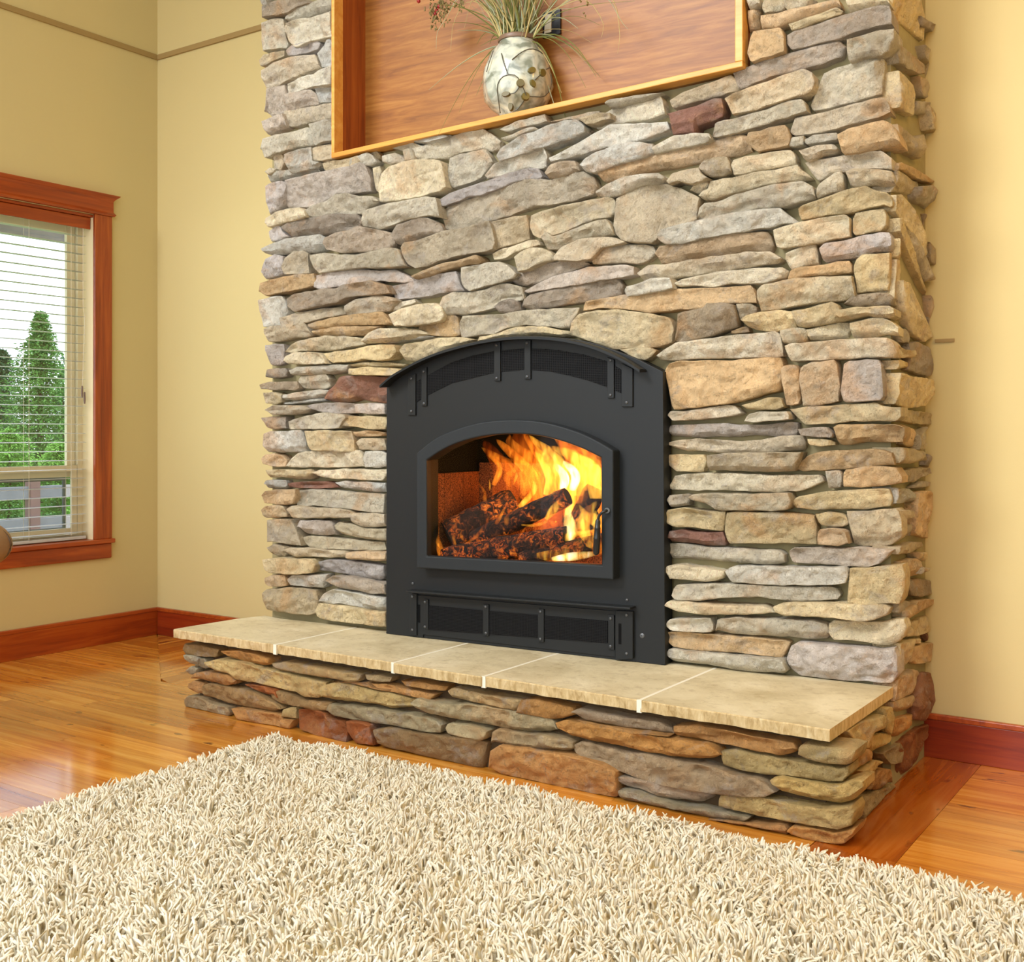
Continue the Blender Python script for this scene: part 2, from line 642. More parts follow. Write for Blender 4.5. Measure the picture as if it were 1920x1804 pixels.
STONES = '''
@480,0 F
d 5,6 20,0 55,-3 62,2 45,8 35,14 5,19
g 4,-3 10,-5 11,5 5,7
g 31,18 40,10 52,6 66,1 86,-5 86,9 70,14 50,19 34,23 30,21
g 31,25 45,21 62,19 86,12 86,40 60,45 40,52 33,44 30,33
g 5,25 18,21 30,20 29,33 33,48 32,53 20,55 6,57 5,45
l 34,57 40,50 50,47 66,44 71,48 69,55 55,60 36,63
g 68,60 76,50 78,44 86,41 86,73 72,75 70,67
t 3,68 8,61 20,58 31,56 31,63 20,68 5,75
t 6,80 20,70 40,63 66,60 67,70 70,75 55,79 38,87 22,95 10,99 6,90
g 33,94 48,86 64,83 70,79 86,73 86,95 62,98 48,102 34,107
l 11,99 32,96 33,105 60,100 66,106 67,115 45,121 25,127 14,131 8,125 10,115
g 65,99 86,95 86,114 70,116 68,109
t 31,124 50,121 70,118 86,114 86,132 60,137 40,142 31,142
l 6,137 14,133 30,127 31,142 20,146 8,151
g 6,156 20,151 40,147 57,142 60,150 61,162 40,166 20,172 8,177 5,168
g 58,139 86,132 86,156 64,164 61,150
t 62,166 70,163 86,161 86,178 74,181 62,180
g 31,173 45,168 61,165 61,180 70,182 66,187 40,194 34,193 31,185
g 105,178 125,171 129,173 133,181 125,186 104,186
t 127,172 136,170 140,176 133,180
g 141,175 155,171 163,176 165,182 150,185 141,182
c 164,168 172,166 176,172 177,180 165,180
@480,300 F
t 20,-6 30,-7 31,3 27,12 20,12
g 14,18 15,14 35,11 55,8 68,7 70,12 50,16 30,21 15,25
c 9,13 14,8 20,9 19,13 12,17
t 73,3 80,0 95,0 115,-5 118,2 105,7 88,10 77,12 74,10
l 33,23 45,20 70,14 90,10 105,7 118,2 124,5 129,22 127,35 110,36 90,38 75,45 55,53 33,53 30,46 34,38
l 10,29 17,25 28,23 31,26 30,42 27,50 15,57 10,60 10,45
c 131,9 138,6 139,12 136,22 135,35 132,33
c 135,30 138,15 148,6 165,1 180,-1 200,-1 208,1 210,10 213,30 207,36 190,40 170,44 150,46 137,47
c 55,59 62,52 80,46 90,38 102,37 115,40 130,40 136,45 134,48 122,52 118,60 100,61 80,63 65,65 57,63
c 8,65 20,58 38,54 50,53 56,57 57,64 40,68 20,73 10,75 7,70
d 28,75 36,70 60,65 90,60 113,61 116,66 116,74 100,78 75,83 50,85 37,87 30,80
c 117,68 118,60 124,55 145,49 170,45 192,41 202,42 205,52 206,64 192,62 170,66 150,73 135,77 117,74
l 13,80 22,73 28,75 29,81 36,86 30,89 14,91
g 6,100 15,95 35,88 55,85 70,83 75,88 75,100 60,103 40,103 20,107 7,104
d 77,88 90,82 105,79 115,75 130,77 150,81 151,92 145,99 120,103 95,104 78,101 76,95
d 152,82 158,73 170,69 185,65 193,65 205,70 209,80 205,84 190,86 170,92 160,96 154,94
l 7,118 10,111 20,106 30,108 30,120 28,128 15,132 6,133 5,125
t 28,120 31,110 40,102 52,101 57,105 58,118 60,127 45,128 30,129
c 59,107 75,104 95,106 115,106 130,102 148,98 160,100 162,108 167,119 150,121 120,121 90,124 70,127 64,122 60,114
t 161,98 165,92 180,90 190,87 212,79 235,76 255,69 263,68 266,76 269,90 268,100 255,104 235,106 210,112 190,119 177,122 168,116 163,107
o 4,138 20,133 45,128 63,127 64,140 55,144 30,149 10,153 3,148
l 66,130 80,126 100,124 118,122 135,124 155,123 165,127 175,135 165,138 140,136 120,139 95,143 75,146 66,143
d 32,155 40,150 58,147 75,144 90,144 97,140 110,138 128,135 145,140 149,150 135,152 110,153 98,156 90,160 70,164 40,170 33,165
l 149,142 165,138 185,134 205,128 227,125 229,136 234,147 215,149 195,153 170,156 155,157 150,149
o 173,131 185,125 205,117 225,113 248,106 251,112 250,116 228,119 210,124 190,130 176,134
g 2,158 15,154 28,152 31,160 31,172 27,178 26,186 5,188 3,172
t 27,178 45,172 70,167 92,165 96,169 96,173 75,178 50,185 36,190 29,187
t 98,164 110,157 125,154 135,151 150,154 158,158 150,165 148,169 130,172 110,174 100,176 98,170
c 145,168 158,160 178,156 180,160 165,165 155,169
@800,300 F
t 73,69 90,65 112,61 113,75 113,88 100,94 88,97 77,100 77,85
g 24,-4 40,-8 55,-11 65,-13 73,-2 75,2 66,12 60,20 45,26 28,31 23,27 22,15
g 64,17 75,4 90,-2 110,-8 124,-16 132,-16 136,-4 134,7 128,10 115,8 100,12 80,18 66,21
l 13,45 25,37 45,30 70,22 95,13 115,8 125,9 130,18 127,22 110,21 95,26 75,34 60,40 45,41 35,47 20,52 14,52
t 16,56 25,50 40,45 60,38 80,31 95,27 108,21 125,21 140,23 160,15 178,13 188,19 191,30 186,39 165,46 140,50 120,52 95,60 75,66 50,73 25,79 17,76 15,65
d 132,14 138,5 150,1 164,0 168,6 169,11 160,14 145,18 134,20
g 138,-2 150,-8 170,-19 192,-32 205,-40 240,-42 270,-44 272,-36 255,-28 240,-23 215,-17 195,-13 175,-6 155,-1 140,2
g 171,5 178,-3 190,-9 205,-15 215,-18 232,-21 252,-20 252,-10 240,-4 215,2 200,8 185,14 175,11
c 115,62 130,57 150,52 175,47 190,44 208,41 211,46 211,58 205,65 190,67 175,71 155,79 140,85 125,88 118,85 114,75
c 127,86 133,80 140,85 150,83 165,77 180,72 192,68 203,66 209,75 210,83 195,85 175,88 160,93 145,100 130,99
c 73,105 80,101 100,95 115,90 124,89 127,95 115,99 100,103 90,110 80,112 74,112
c 97,109 105,102 115,98 128,98 138,104 142,111 130,114 120,119 112,124 101,126 99,118
t 143,108 150,99 160,94 170,89 185,87 200,86 212,87 222,92 215,95 195,98 190,105 184,111 170,114 150,113 143,112
t 185,108 192,101 210,97 225,95 245,94 255,97 256,105 248,113 235,117 215,116 195,118 186,117
c 37,121 50,118 65,115 80,113 90,119 101,127 98,133 80,138 60,144 48,147 40,142 37,134
d 93,136 105,126 118,124 128,117 145,114 165,111 180,115 184,118 170,123 155,127 140,131 125,137 110,141 98,140
l 108,147 120,140 140,130 165,124 180,120 200,119 225,118 233,120 233,129 220,133 195,136 170,141 145,144 125,147 112,150
d 107,157 115,151 135,146 160,142 180,139 205,133 215,134 220,141 219,151 200,155 178,160 160,162 140,165 115,168 106,165
c 14,163 18,153 28,148 45,149 65,145 80,139 92,138 105,143 107,155 100,158 80,160 75,165 60,170 40,174 20,174 14,170
d 75,165 82,159 95,156 102,159 104,169 95,172 80,172
@800,150 F
g 82,56 88,52 100,47 115,42 132,38 134,46 120,50 105,54 90,58
g 83,65 95,61 110,54 120,52 125,54 110,60 97,65 86,68
g 77,84 82,76 95,68 105,61 120,58 128,54 140,49 155,45 168,44 178,52 178,58 165,65 145,70 132,75 115,80 95,86 78,91
t 138,47 150,44 170,39 192,33 192,42 175,46 160,44 140,48
t 170,43 192,37 205,36 205,42 190,48 178,50
c -50,74 -38,72 -20,68 -5,74 0,72 20,66 40,58 62,54 72,60 82,68 80,75 70,80 60,76 40,80 20,88 0,88 -5,92 -14,92 -25,80
g -25,67 0,65 25,61 20,66 0,71 -20,69
@1120,300 F
t 19,66 19,55 20,43 30,37 45,30 60,26 75,26 92,31 105,37 114,42 111,55 112,67 95,73 80,78 70,82 68,90 60,94 40,93 28,91 20,82 18,74
g -3,35 10,27 30,18 50,16 68,14 73,18 72,24 55,26 40,30 22,38 5,41 -3,40
o 1,12 10,3 30,-2 60,-7 90,-14 115,-19 140,-26 160,-30 170,-29 168,-22 172,-12 150,-6 130,-3 110,2 85,7 60,11 40,17 20,22 5,24 1,18
t 77,24 83,14 100,9 113,8 116,15 124,19 118,23 105,27 90,23 80,27
t 114,8 118,1 130,-4 145,-5 148,2 150,13 140,17 125,18 117,15
c 149,5 152,-1 165,-5 180,-7 200,-10 218,-12 222,-5 222,3 205,7 180,12 160,16 151,16
c 103,34 108,27 118,25 123,24 123,31 115,36 108,36
c 113,40 118,34 126,31 125,24 150,19 175,13 200,10 225,4 227,9 238,17 240,20 225,22 200,25 175,31 150,37 130,44 118,44
c 112,65 114,54 120,48 135,46 155,38 180,31 200,27 230,23 242,29 244,41 225,47 205,52 180,54 155,59 130,64 115,68
g 67,86 72,78 95,72 125,65 150,59 180,55 195,54 204,53 212,60 225,69 205,72 190,76 160,81 130,87 100,93 78,96 70,91
o 65,106 70,98 90,94 120,88 150,83 180,80 192,80 196,95 194,102 170,102 140,108 110,112 85,116 70,116
t 43,127 55,118 75,117 105,112 125,109 150,106 175,103 195,103 206,110 202,115 180,118 150,123 120,127 90,131 65,134 48,135 45,131
c 86,139 95,134 120,128 150,124 180,121 207,120 213,124 212,131 200,135 180,139 150,139 130,143 105,141 90,142
g 30,143 45,138 60,133 83,133 85,144 70,147 50,150 30,154 29,148
o -15,170 -14,160 0,157 22,153 45,150 75,146 110,144 145,142 172,141 177,150 178,160 155,161 125,162 120,167 90,169 60,172 44,170 20,167 0,167
t 156,162 172,161 177,165 177,172 168,176 160,180 157,175
c 180,147 185,141 200,138 220,133 250,131 286,129 287,140 288,152 275,157 250,159 225,163 200,168 182,170 180,158
@1440,300 F
t 40,2 55,-1 75,-4 110,-10 128,-10 140,-1 140,10 120,9 90,11 70,17 55,22 50,17 45,10
t 87,13 95,10 125,10 140,12 141,25 135,28 115,27 95,30 89,26
c 55,28 62,22 75,14 83,11 84,25 83,34 70,37 54,42 54,35
y 34,55 38,51 55,46 75,39 95,31 110,29 120,34 135,37 139,45 138,53 130,50 115,53 95,59 65,62 45,66 35,67
c 5,78 10,76 35,70 60,65 88,61 92,66 92,86 70,90 40,96 12,99 6,95
y 95,66 98,59 115,56 130,54 133,62 133,73 128,80 112,82 96,85 95,76
l 57,99 63,93 85,90 110,84 125,81 138,82 139,95 138,101 115,104 90,110 70,113 61,114 58,107
c 19,105 35,98 53,94 55,100 56,117 40,119 25,123 22,119 19,113
o 22,128 25,122 40,119 58,118 75,115 93,113 94,124 93,127 75,128 55,130 35,132 21,135
y 97,114 105,107 115,106 130,105 137,104 137,120 136,145 120,147 99,150 97,135 96,124
d 84,162 93,153 110,150 135,149 140,155 138,162 120,163 100,164
@1440,0 F
c -6,0 0,-5 14,-5 17,3 16,10 5,13 -5,15 -7,8
c 17,-5 50,-6 52,-2 40,5 20,9 17,5
o -8,18 10,14 40,6 60,1 78,-5 80,5 60,12 35,20 10,28 -8,31
y 22,26 40,20 60,14 77,8 84,12 82,15 60,22 40,29 24,33
c 87,0 95,-5 134,-6 137,4 120,7 105,10 91,13 88,7
d 20,38 30,32 55,26 75,19 100,12 125,6 138,7 140,18 140,27 120,31 95,38 80,43 55,48 40,53 25,55 20,48
o -20,34 0,31 12,30 17,34 18,50 18,58 0,64 -20,70 -24,60
o -26,12 -10,8 -10,18 -12,30 -24,33 -27,22
c -25,-4 -10,-5 -9,5 -24,9
d -40,82 -30,77 -5,67 15,62 35,56 60,49 80,45 86,50 85,59 82,64 60,72 40,77 20,81 0,87 -20,95 -33,100 -38,92
t -50,110 -40,104 -22,98 0,91 20,83 40,78 50,82 53,93 50,101 40,106 20,112 0,118 -20,124 -43,128 -45,118
c -64,153 -61,137 -40,132 -20,127 0,122 20,115 40,111 43,118 44,125 30,130 10,135 -10,141 -35,148 -60,154
o -22,149 -10,147 0,143 18,140 23,146 24,156 22,164 5,167 -12,171 -20,165 -25,158
c 88,44 100,40 125,34 142,32 142,45 135,57 125,61 105,65 89,69 88,58
c 47,117 55,97 62,82 75,76 100,69 130,62 131,75 129,95 128,105 110,110 80,118 60,122 48,124
t 24,148 30,133 60,127 90,119 115,112 130,109 136,116 137,125 125,132 100,138 75,145 45,151 28,153
c 21,163 26,154 40,152 40,163 30,165
g 41,157 50,152 75,147 78,151 77,156 60,160 42,163
o 78,151 90,145 110,139 130,134 140,140 147,152 148,160 125,165 100,171 82,173 79,162
t 34,169 55,164 72,161 76,165 75,169 60,173 50,179 42,181 37,176
@1120,80 F
g 9,68 12,64 35,60 55,57 72,55 60,61 40,66 20,71 10,72
c -3,90 5,79 20,72 45,66 55,62 72,60 75,66 77,80 60,86 40,88 20,90 5,95 -3,96
t 81,65 95,55 125,44 150,35 158,45 158,52 140,58 115,64 95,70 82,73
r 78,80 95,74 110,70 130,61 139,61 141,75 138,82 125,87 110,92 108,101 95,101 83,102 82,92 84,84
g 60,118 70,112 85,104 105,102 125,101 128,108 120,112 100,116 80,120 62,125
@480,560 F
o 59,29 70,25 95,19 115,16 140,14 145,20 152,28 130,30 100,30 80,33 65,35 60,33
o 62,36 75,33 88,31 110,31 140,31 130,37 115,41 90,42 70,42 62,40
t 7,34 15,30 35,29 53,27 56,32 60,40 55,43 40,44 20,48 9,48 7,42
c 150,18 162,12 182,6 200,4 208,10 209,20 205,25 190,28 165,31 155,31 152,24
l 9,52 15,52 20,50 30,51 31,60 29,72 22,75 15,75 12,70 10,60
c 33,60 40,52 50,47 65,44 78,42 100,42 115,44 120,47 122,51 105,54 85,58 70,59 50,59 38,61
c 119,47 128,38 140,33 160,33 180,34 190,38 192,40 175,45 160,47 140,49 125,51 120,50
c 31,64 40,60 55,60 70,61 76,66 79,73 65,74 45,74 33,73 29,70
y 74,62 85,59 105,57 125,53 145,51 155,52 158,60 150,68 135,70 120,68 105,71 85,72 78,68
y 159,58 164,51 185,48 205,44 230,43 245,46 235,52 215,58 200,64 192,69 175,70 163,69
o 183,28 200,20 222,17 228,22 229,40 220,43 200,42 188,41 182,36
g 137,48 160,46 190,41 200,43 192,45 165,48 145,51
y 104,74 125,71 150,72 165,73 164,77 140,77 120,77 105,77
y 103,79 120,77 145,77 160,79 163,84 150,87 120,86 103,85
c 37,80 45,77 70,75 90,74 103,74 101,82 80,84 55,86 38,86
d 11,80 20,78 33,78 35,82 33,88 20,90 10,88
c 47,92 50,87 65,86 78,84 82,90 81,98 75,101 55,102 48,100
d 5,97 15,94 45,93 46,100 42,103 20,103 6,102
g 30,108 45,105 70,102 77,104 75,110 60,112 40,115 30,114
y 8,106 20,105 28,108 28,116 20,119 9,118
g 30,117 55,114 60,113 76,111 76,115 60,117 40,119 31,119
r 77,113 82,104 90,97 95,88 105,86 130,87 155,88 150,97 146,102 145,118 130,116 115,114 95,117 82,116
l 56,120 75,117 95,117 108,118 109,129 95,130 75,128 60,124
l 109,119 125,117 145,118 145,130 130,130 110,129
t 9,125 18,120 35,120 52,120 60,124 55,129 35,131 15,131
d 4,134 15,133 33,132 33,146 20,147 10,145
c 34,138 45,134 60,131 75,128 100,130 102,134 97,140 95,146 75,147 50,147 35,147
y 98,138 104,132 125,132 145,133 147,137 146,147 130,147 105,144 97,143
o 108,150 125,148 145,150 145,154 125,155 110,155
g 7,152 15,149 30,149 50,148 53,155 54,165 52,173 30,173 8,173 6,165
y 54,149 75,148 106,149 107,165 107,172 85,172 60,171 57,165
t 112,161 117,157 135,157 145,158 146,170 130,171 113,170
@480,860 F
c 31,9 38,0 46,-7 70,-10 100,-10 116,-9 119,-2 119,9 90,10 60,10 40,10
g 120,0 122,-8 140,-9 146,-6 146,8 135,10 121,10
o 4,0 8,-4 20,-6 28,-4 32,2 30,9 15,9 5,6
y 10,13 25,12 45,13 60,12 64,16 60,23 45,24 25,21 11,22
c 63,16 72,13 85,13 100,11 110,11 125,12 145,12 145,18 140,25 120,24 100,23 85,23 70,19
g 8,28 10,24 25,24 34,24 35,30 33,34 20,34 9,33
r 36,28 50,26 80,26 87,29 90,33 70,34 45,33 37,32
g 89,27 100,25 115,26 132,27 145,27 145,38 130,38 110,35 95,33
o 5,42 8,37 20,35 43,35 43,45 41,52 25,52 8,50
c 44,36 60,34 85,35 110,38 145,40 145,61 125,60 105,57 85,55 65,53 45,55
t 6,58 10,53 25,52 30,54 33,62 33,66 20,67 8,67
t 34,57 40,53 60,55 85,56 100,58 106,62 104,67 85,67 60,67 40,67
t 105,66 108,61 125,61 145,62 145,76 130,78 115,77 106,73
t 11,69 25,68 38,69 44,77 49,90 51,98 40,97 20,94 11,94 11,80
l 46,77 50,69 65,69 82,70 86,76 87,86 75,87 60,86 52,84
c 87,75 92,71 103,73 120,78 145,79 145,93 130,92 110,89 95,85 89,82
c 51,89 60,87 85,88 110,91 130,93 143,94 145,103 130,104 105,103 75,102 60,99 55,94
t 11,100 20,96 30,98 36,99 31,104 30,110 20,111 14,108
t 31,103 38,100 60,101 85,104 98,105 98,112 80,112 60,111 42,111 35,108
o 100,106 120,104 145,106 145,116 125,115 100,113
y 6,114 20,112 45,113 60,113 63,120 60,129 40,131 15,129 8,125
l 64,122 68,116 85,113 105,115 130,118 145,120 145,132 138,137 120,134 95,130 75,127 65,126
o 9,134 20,130 32,131 33,138 32,144 15,145 9,143
g 34,136 40,131 60,131 77,131 76,140 74,146 55,145 35,143
d 76,138 85,132 105,133 125,137 145,141 145,153 130,153 110,149 90,146 80,142
t 5,152 10,147 35,145 55,146 68,147 70,160 66,175 55,177 35,175 15,172 7,170
g 69,161 75,152 85,147 100,149 120,153 145,157 145,173 130,171 110,168 90,164 75,165
y 64,172 68,163 85,165 110,168 130,171 145,173 145,190 120,187 90,184 70,181 65,178
@800,560 F
c 36,28 40,20 60,18 85,17 110,13 140,11 165,10 172,10 170,16 163,26 160,33 140,32 110,30 90,33 75,40 55,42 37,44
y 58,43 75,40 95,33 115,30 140,33 150,35 158,36 161,42 150,43 120,41 95,43 70,47 57,49
y 161,40 163,27 172,17 192,13 215,12 238,15 255,17 268,20 274,24 277,35 275,49 260,54 235,56 205,56 195,52 178,47
@1120,560 F
y 25,57 45,55 60,55 66,58 62,63 54,69 45,68 35,64
d 85,47 88,35 89,18 98,14 120,11 123,5 140,5 153,6 155,20 155,31 140,36 125,42 105,47 90,49
y 161,24 168,18 185,14 204,13 222,14 224,20 223,33 210,36 195,37 175,34 165,30
c 67,64 75,58 88,50 110,47 135,43 160,40 185,38 200,36 205,40 207,50 208,65 190,66 160,67 130,67 100,68 80,70 70,69
o 74,82 78,73 88,70 115,69 150,69 175,67 195,66 207,66 208,80 207,98 202,104 185,108 165,114 140,119 110,123 83,125 79,110
t 79,131 82,127 100,126 125,122 145,120 155,121 162,129 155,131 140,134 115,136 85,138
y 162,120 175,116 190,111 204,110 206,114 208,122 200,125 180,125 168,124
c 164,138 168,130 180,127 200,127 215,127 216,136 195,138 175,139
l 78,150 80,143 100,141 130,140 160,142 190,141 215,139 225,140 225,148 224,155 200,156 175,153 160,155 130,156 95,156 79,155
t 76,164 85,160 110,157 135,159 160,161 185,158 210,154 230,154 233,162 232,170 210,172 185,174 150,174 120,172 100,172 85,168
o 150,36 160,33 168,31 169,37 155,39 150,39
@1440,560 F
y 26,14 50,9 72,3 80,8 80,12 100,9 125,8 135,7 141,11 141,18 135,21 110,19 85,24 65,28 40,32 30,31 28,23
c 13,36 25,33 41,33 42,40 41,49 25,50 15,50 13,42
c 43,35 60,31 75,28 90,26 91,35 89,44 70,46 45,47 43,41
y 92,27 110,23 130,21 138,25 146,33 146,41 130,40 115,43 93,44 92,35
c 19,53 30,50 60,48 90,45 120,44 135,44 142,52 143,60 141,66 120,66 95,67 70,69 40,70 25,70 20,62
o 15,80 17,76 25,74 33,75 34,85 34,100 33,118 25,120 17,119 16,105 15,95
t 35,82 38,75 50,71 65,70 76,69 79,78 79,90 81,97 79,110 79,115 65,118 50,121 37,120 36,105 34,95
l 82,75 90,70 110,68 125,69 128,78 129,95 130,110 127,115 105,116 85,117 82,110 81,103 84,95 83,85
y 23,124 40,122 70,120 100,118 120,117 128,121 150,122 150,132 145,138 120,138 95,138 70,141 40,142 30,132
o 73,145 78,142 100,141 120,141 145,142 153,145 153,155 150,162 130,162 115,161 100,163 80,165 74,158 74,150
d 33,147 50,144 65,145 72,152 71,157 55,156 36,154
y 44,158 60,158 73,161 74,165 60,166 45,165
@1220,830 F
y 15,17 20,14 35,13 60,13 61,22 58,33 40,33 28,32 20,26
t 62,14 85,12 120,11 155,11 168,11 166,20 160,33 130,33 95,32 62,32
o 164,30 168,22 175,15 190,10 220,8 250,7 262,8 272,12 274,25 250,28 220,30 190,32 170,32
c 17,51 22,45 24,37 40,35 70,34 100,34 130,36 160,36 190,36 194,40 195,44 180,50 165,55 140,56 100,55 60,54 22,54
t 18,65 21,60 35,58 41,59 41,71 30,72 20,72
c 41,62 48,58 75,57 110,58 145,57 154,57 157,65 156,72 150,77 120,77 90,77 72,76 60,68 45,65
y 158,67 165,61 180,58 200,54 230,53 260,51 269,53 271,65 269,72 240,75 210,75 185,76 162,74
y 13,86 18,76 35,73 60,76 83,78 83,88 80,100 70,99 50,96 25,95 16,91
y 85,78 110,78 140,78 170,80 184,83 186,95 186,115 150,114 115,114 88,113 84,100
r 18,107 20,99 35,98 60,101 82,101 84,110 83,117 60,116 35,113 19,112
c 16,122 18,114 40,114 65,118 95,118 125,121 145,121 150,126 150,136 140,138 115,137 85,135 50,132 20,131
g 196,32 213,32 214,40 213,51 198,52 197,44
o 217,40 218,30 240,27 260,26 275,28 282,38 282,46 260,49 235,50 217,50
y 185,80 200,78 213,79 220,85 221,92 215,95 200,95 190,93 187,87
o 188,98 200,96 218,98 221,108 222,114 210,117 195,116 187,115 187,108
t 220,77 245,77 262,75 277,74 282,80 283,100 282,107 270,115 258,119 235,117 225,115 223,100 221,90
l 155,122 160,118 185,118 215,118 245,118 262,120 273,121 265,130 258,137 245,140 220,139 190,137 160,136 156,132
c 15,145 18,138 35,138 60,141 82,145 81,152 75,155 60,157 40,155 20,154
g 83,145 90,139 115,139 145,140 180,141 210,140 220,141 221,150 219,159 195,161 160,161 120,160 90,157 86,151
y 222,141 240,141 265,139 282,138 285,150 284,170 280,182 264,182 245,182 221,180 224,165 222,150
c 24,172 28,160 50,159 85,159 120,160 160,163 200,162 208,165 211,172 209,178 180,179 150,178 120,174 80,175 50,178 28,177
@1220,1050 F
c 15,52 19,46 40,47 70,50 110,52 125,52 133,57 138,61 120,62 90,62 60,62 30,58
y 137,53 145,49 165,48 200,49 240,51 262,51 268,55 266,63 250,68 235,70 205,66 180,64 150,63 140,60
g 16,74 20,67 40,66 67,66 69,75 68,82 45,82 22,80
c 73,80 76,66 95,64 120,66 150,67 185,69 196,73 199,80 198,90 180,91 150,88 115,86 85,83
c 200,72 206,68 230,69 260,70 275,67 285,67 287,78 283,90 270,95 255,95 230,91 205,90 200,82
o 15,81 35,81 65,83 95,86 130,89 150,91 155,94 150,105 147,111 120,108 95,105 65,103 40,101 25,98 17,90
g 17,106 20,100 45,103 75,106 110,109 145,112 150,115 152,125 148,129 120,128 90,125 60,119 35,117 20,115
l 152,112 157,97 165,93 195,95 230,98 258,101 275,99 278,110 278,130 270,140 258,141 240,139 215,138 185,136 165,133 155,125
@1440,0 S
y 141,-4 160,-4 170,0 174,20 176,45 165,35 150,22 142,18
d 174,17 180,22 192,32 186,36 176,28
t 144,55 152,50 165,62 176,72 180,82 170,84 158,76 150,70
y 133,66 142,73 155,84 166,95 169,105 168,118 166,130 155,125 142,115 131,104
t 169,113 181,115 181,128 170,128
y 182,118 192,125 192,150 185,145 183,130
t 147,135 158,145 167,155 177,150 178,165 176,178 165,172 150,158
t 176,50 184,54 190,62 188,72 180,66
y 182,70 190,80 191,100 184,92
t 172,85 180,90 184,110 176,108
@1440,300 S
o 143,0 152,3 165,8 180,18 192,27 185,26 170,22 155,12 145,8
t 143,8 155,15 165,23 171,24 172,40 160,38 150,36 143,33
y 144,36 155,38 163,50 170,62 176,80 179,105 175,110 165,85 155,68 147,55
t 172,30 185,28 192,32 192,55 185,50 178,48 173,42
y 140,62 150,65 155,80 165,100 172,125 182,148 183,152 175,140 165,118 155,98 147,80
y 133,62 140,70 147,85 155,105 155,115 147,105 140,90 134,78
t 158,78 165,82 175,100 185,125 190,135 183,137 175,120 165,98
d 178,60 186,64 191,80 188,90 182,78
t 182,92 190,100 191,118 186,112
y 141,110 148,112 152,125 152,150 148,165 142,155 140,135
y 152,135 160,138 170,160 182,185 190,200 180,205 165,195 155,170 152,150
t 184,152 190,158 191,180 186,172
@1440,560 S
t 148,33 158,33 161,42 159,50 150,50 147,42
y 143,50 150,51 158,58 166,58 166,66 150,67 144,65
d 158,50 170,48 185,55 188,70 187,88 175,86 160,80 160,72 167,66 166,56
y 143,69 150,69 160,72 160,78 145,79
y 144,82 155,84 165,88 187,91 187,110 182,121 165,124 150,118 145,100
y 150,124 165,126 186,128 186,142 170,142 152,138
o 154,143 165,146 170,152 170,164 160,167 154,164
y 171,152 185,144 186,160 180,170 171,170
y 141,168 160,168 178,172 180,182 165,186 145,185
d 180,20 188,28 189,45 184,40
@1460,830 S
d 168,13 180,15 186,17 184,26 176,29 168,25
t 140,33 155,28 168,28 170,35 160,40 155,45 140,44
t 152,51 160,43 175,44 172,50 160,52
g 128,52 150,52 156,58 157,66 140,69 128,70
o 157,56 170,54 179,57 179,80 178,108 168,107 156,103 154,85 154,70
t 140,76 151,76 153,84 150,90 142,90
t 141,94 152,92 153,105 145,110 141,108
t 132,118 150,112 165,112 166,118 150,125 134,126
y 158,124 172,124 171,134 162,132
o 141,134 155,130 163,135 162,148 150,153 142,155
t 162,140 175,142 170,147 160,148
d 142,157 160,153 175,155 181,160 176,170 160,174 148,172
@1460,1050 S
t 127,48 135,43 147,47 147,58 140,63 128,63
o 142,58 155,46 170,44 183,42 180,52 165,60 148,68 143,66
y 142,74 155,68 170,63 177,65 177,78 160,85 145,87
r 166,84 175,78 179,82 177,90 168,91
y 134,95 150,90 165,88 165,95 152,98 152,110 150,122 136,130 133,110
o 153,98 165,94 174,93 173,115 160,118 152,115
o 133,135 150,123 158,125 162,135 160,148 140,158 130,160
r 160,150 165,128 175,127 179,135 180,155 178,172 170,182 158,180 156,165
o 131,160 145,155 155,152 155,168 140,173 131,172
@1440,1310 D
y 96,38 110,28 130,18 134,25 132,32 120,38 113,55 102,48
y 113,56 120,42 138,38 141,45 135,55 125,62 117,62
y 135,12 143,10 143,30 141,42 137,35
o 143,24 165,18 169,24 165,35 155,44 143,45
t 130,62 150,50 153,58 150,72 140,75
r 150,50 170,33 188,25 188,35 180,48 175,70 165,90 155,100 150,85 152,65
o 98,65 118,57 125,62 120,72 105,82 95,85 92,75
y 108,82 125,70 134,72 125,85 115,92
o 121,90 130,80 140,80 142,95 130,105 120,103
t 110,112 125,104 145,97 147,102 130,122 108,142 106,125
y 95,120 105,112 106,130 96,138
@320,1150 H
d 13,40 16,34 35,36 54,41 50,50 30,49 16,47
o 55,43 75,42 95,46 110,51 110,58 100,60 80,56 60,50
g 14,47 25,49 28,52 27,60 20,59 15,56
g 28,51 38,51 40,62 33,64 27,61
y 39,55 50,52 65,54 80,55 95,60 115,66 145,73 170,79 168,90 160,97 145,96 135,90 120,87 105,83 90,78 72,75 66,69 50,65 41,60
t 111,57 125,55 150,59 175,63 205,67 213,70 212,77 200,77 175,73 150,70 125,66 113,62
o 18,74 25,67 45,66 65,69 75,75 72,80 60,82 45,78 28,76
g 15,65 22,60 28,63 26,69 17,70
d 34,82 40,79 60,82 85,86 105,94 118,102 124,108 115,111 100,109 80,106 60,102 45,97 34,94
o 18,80 25,76 33,80 33,93 25,90 18,86
r 83,80 100,82 115,87 118,96 105,93 90,87
d 112,90 120,87 135,92 145,97 160,99 178,101 174,110 160,109 140,105 125,102 115,97
t 14,98 18,93 30,94 45,102 65,106 66,112 64,118 45,115 25,110 14,107
o 70,107 85,108 105,111 122,114 124,119 135,121 130,132 110,128 85,122 74,119
y 125,109 133,106 138,107 138,120 124,117
r 142,109 155,107 172,112 175,119 193,122 200,128 198,145 180,143 160,137 144,131
y 168,89 172,81 185,77 200,79 220,85 245,90 262,95 270,98 270,107 255,108 243,109 230,104 210,102 185,99 170,96
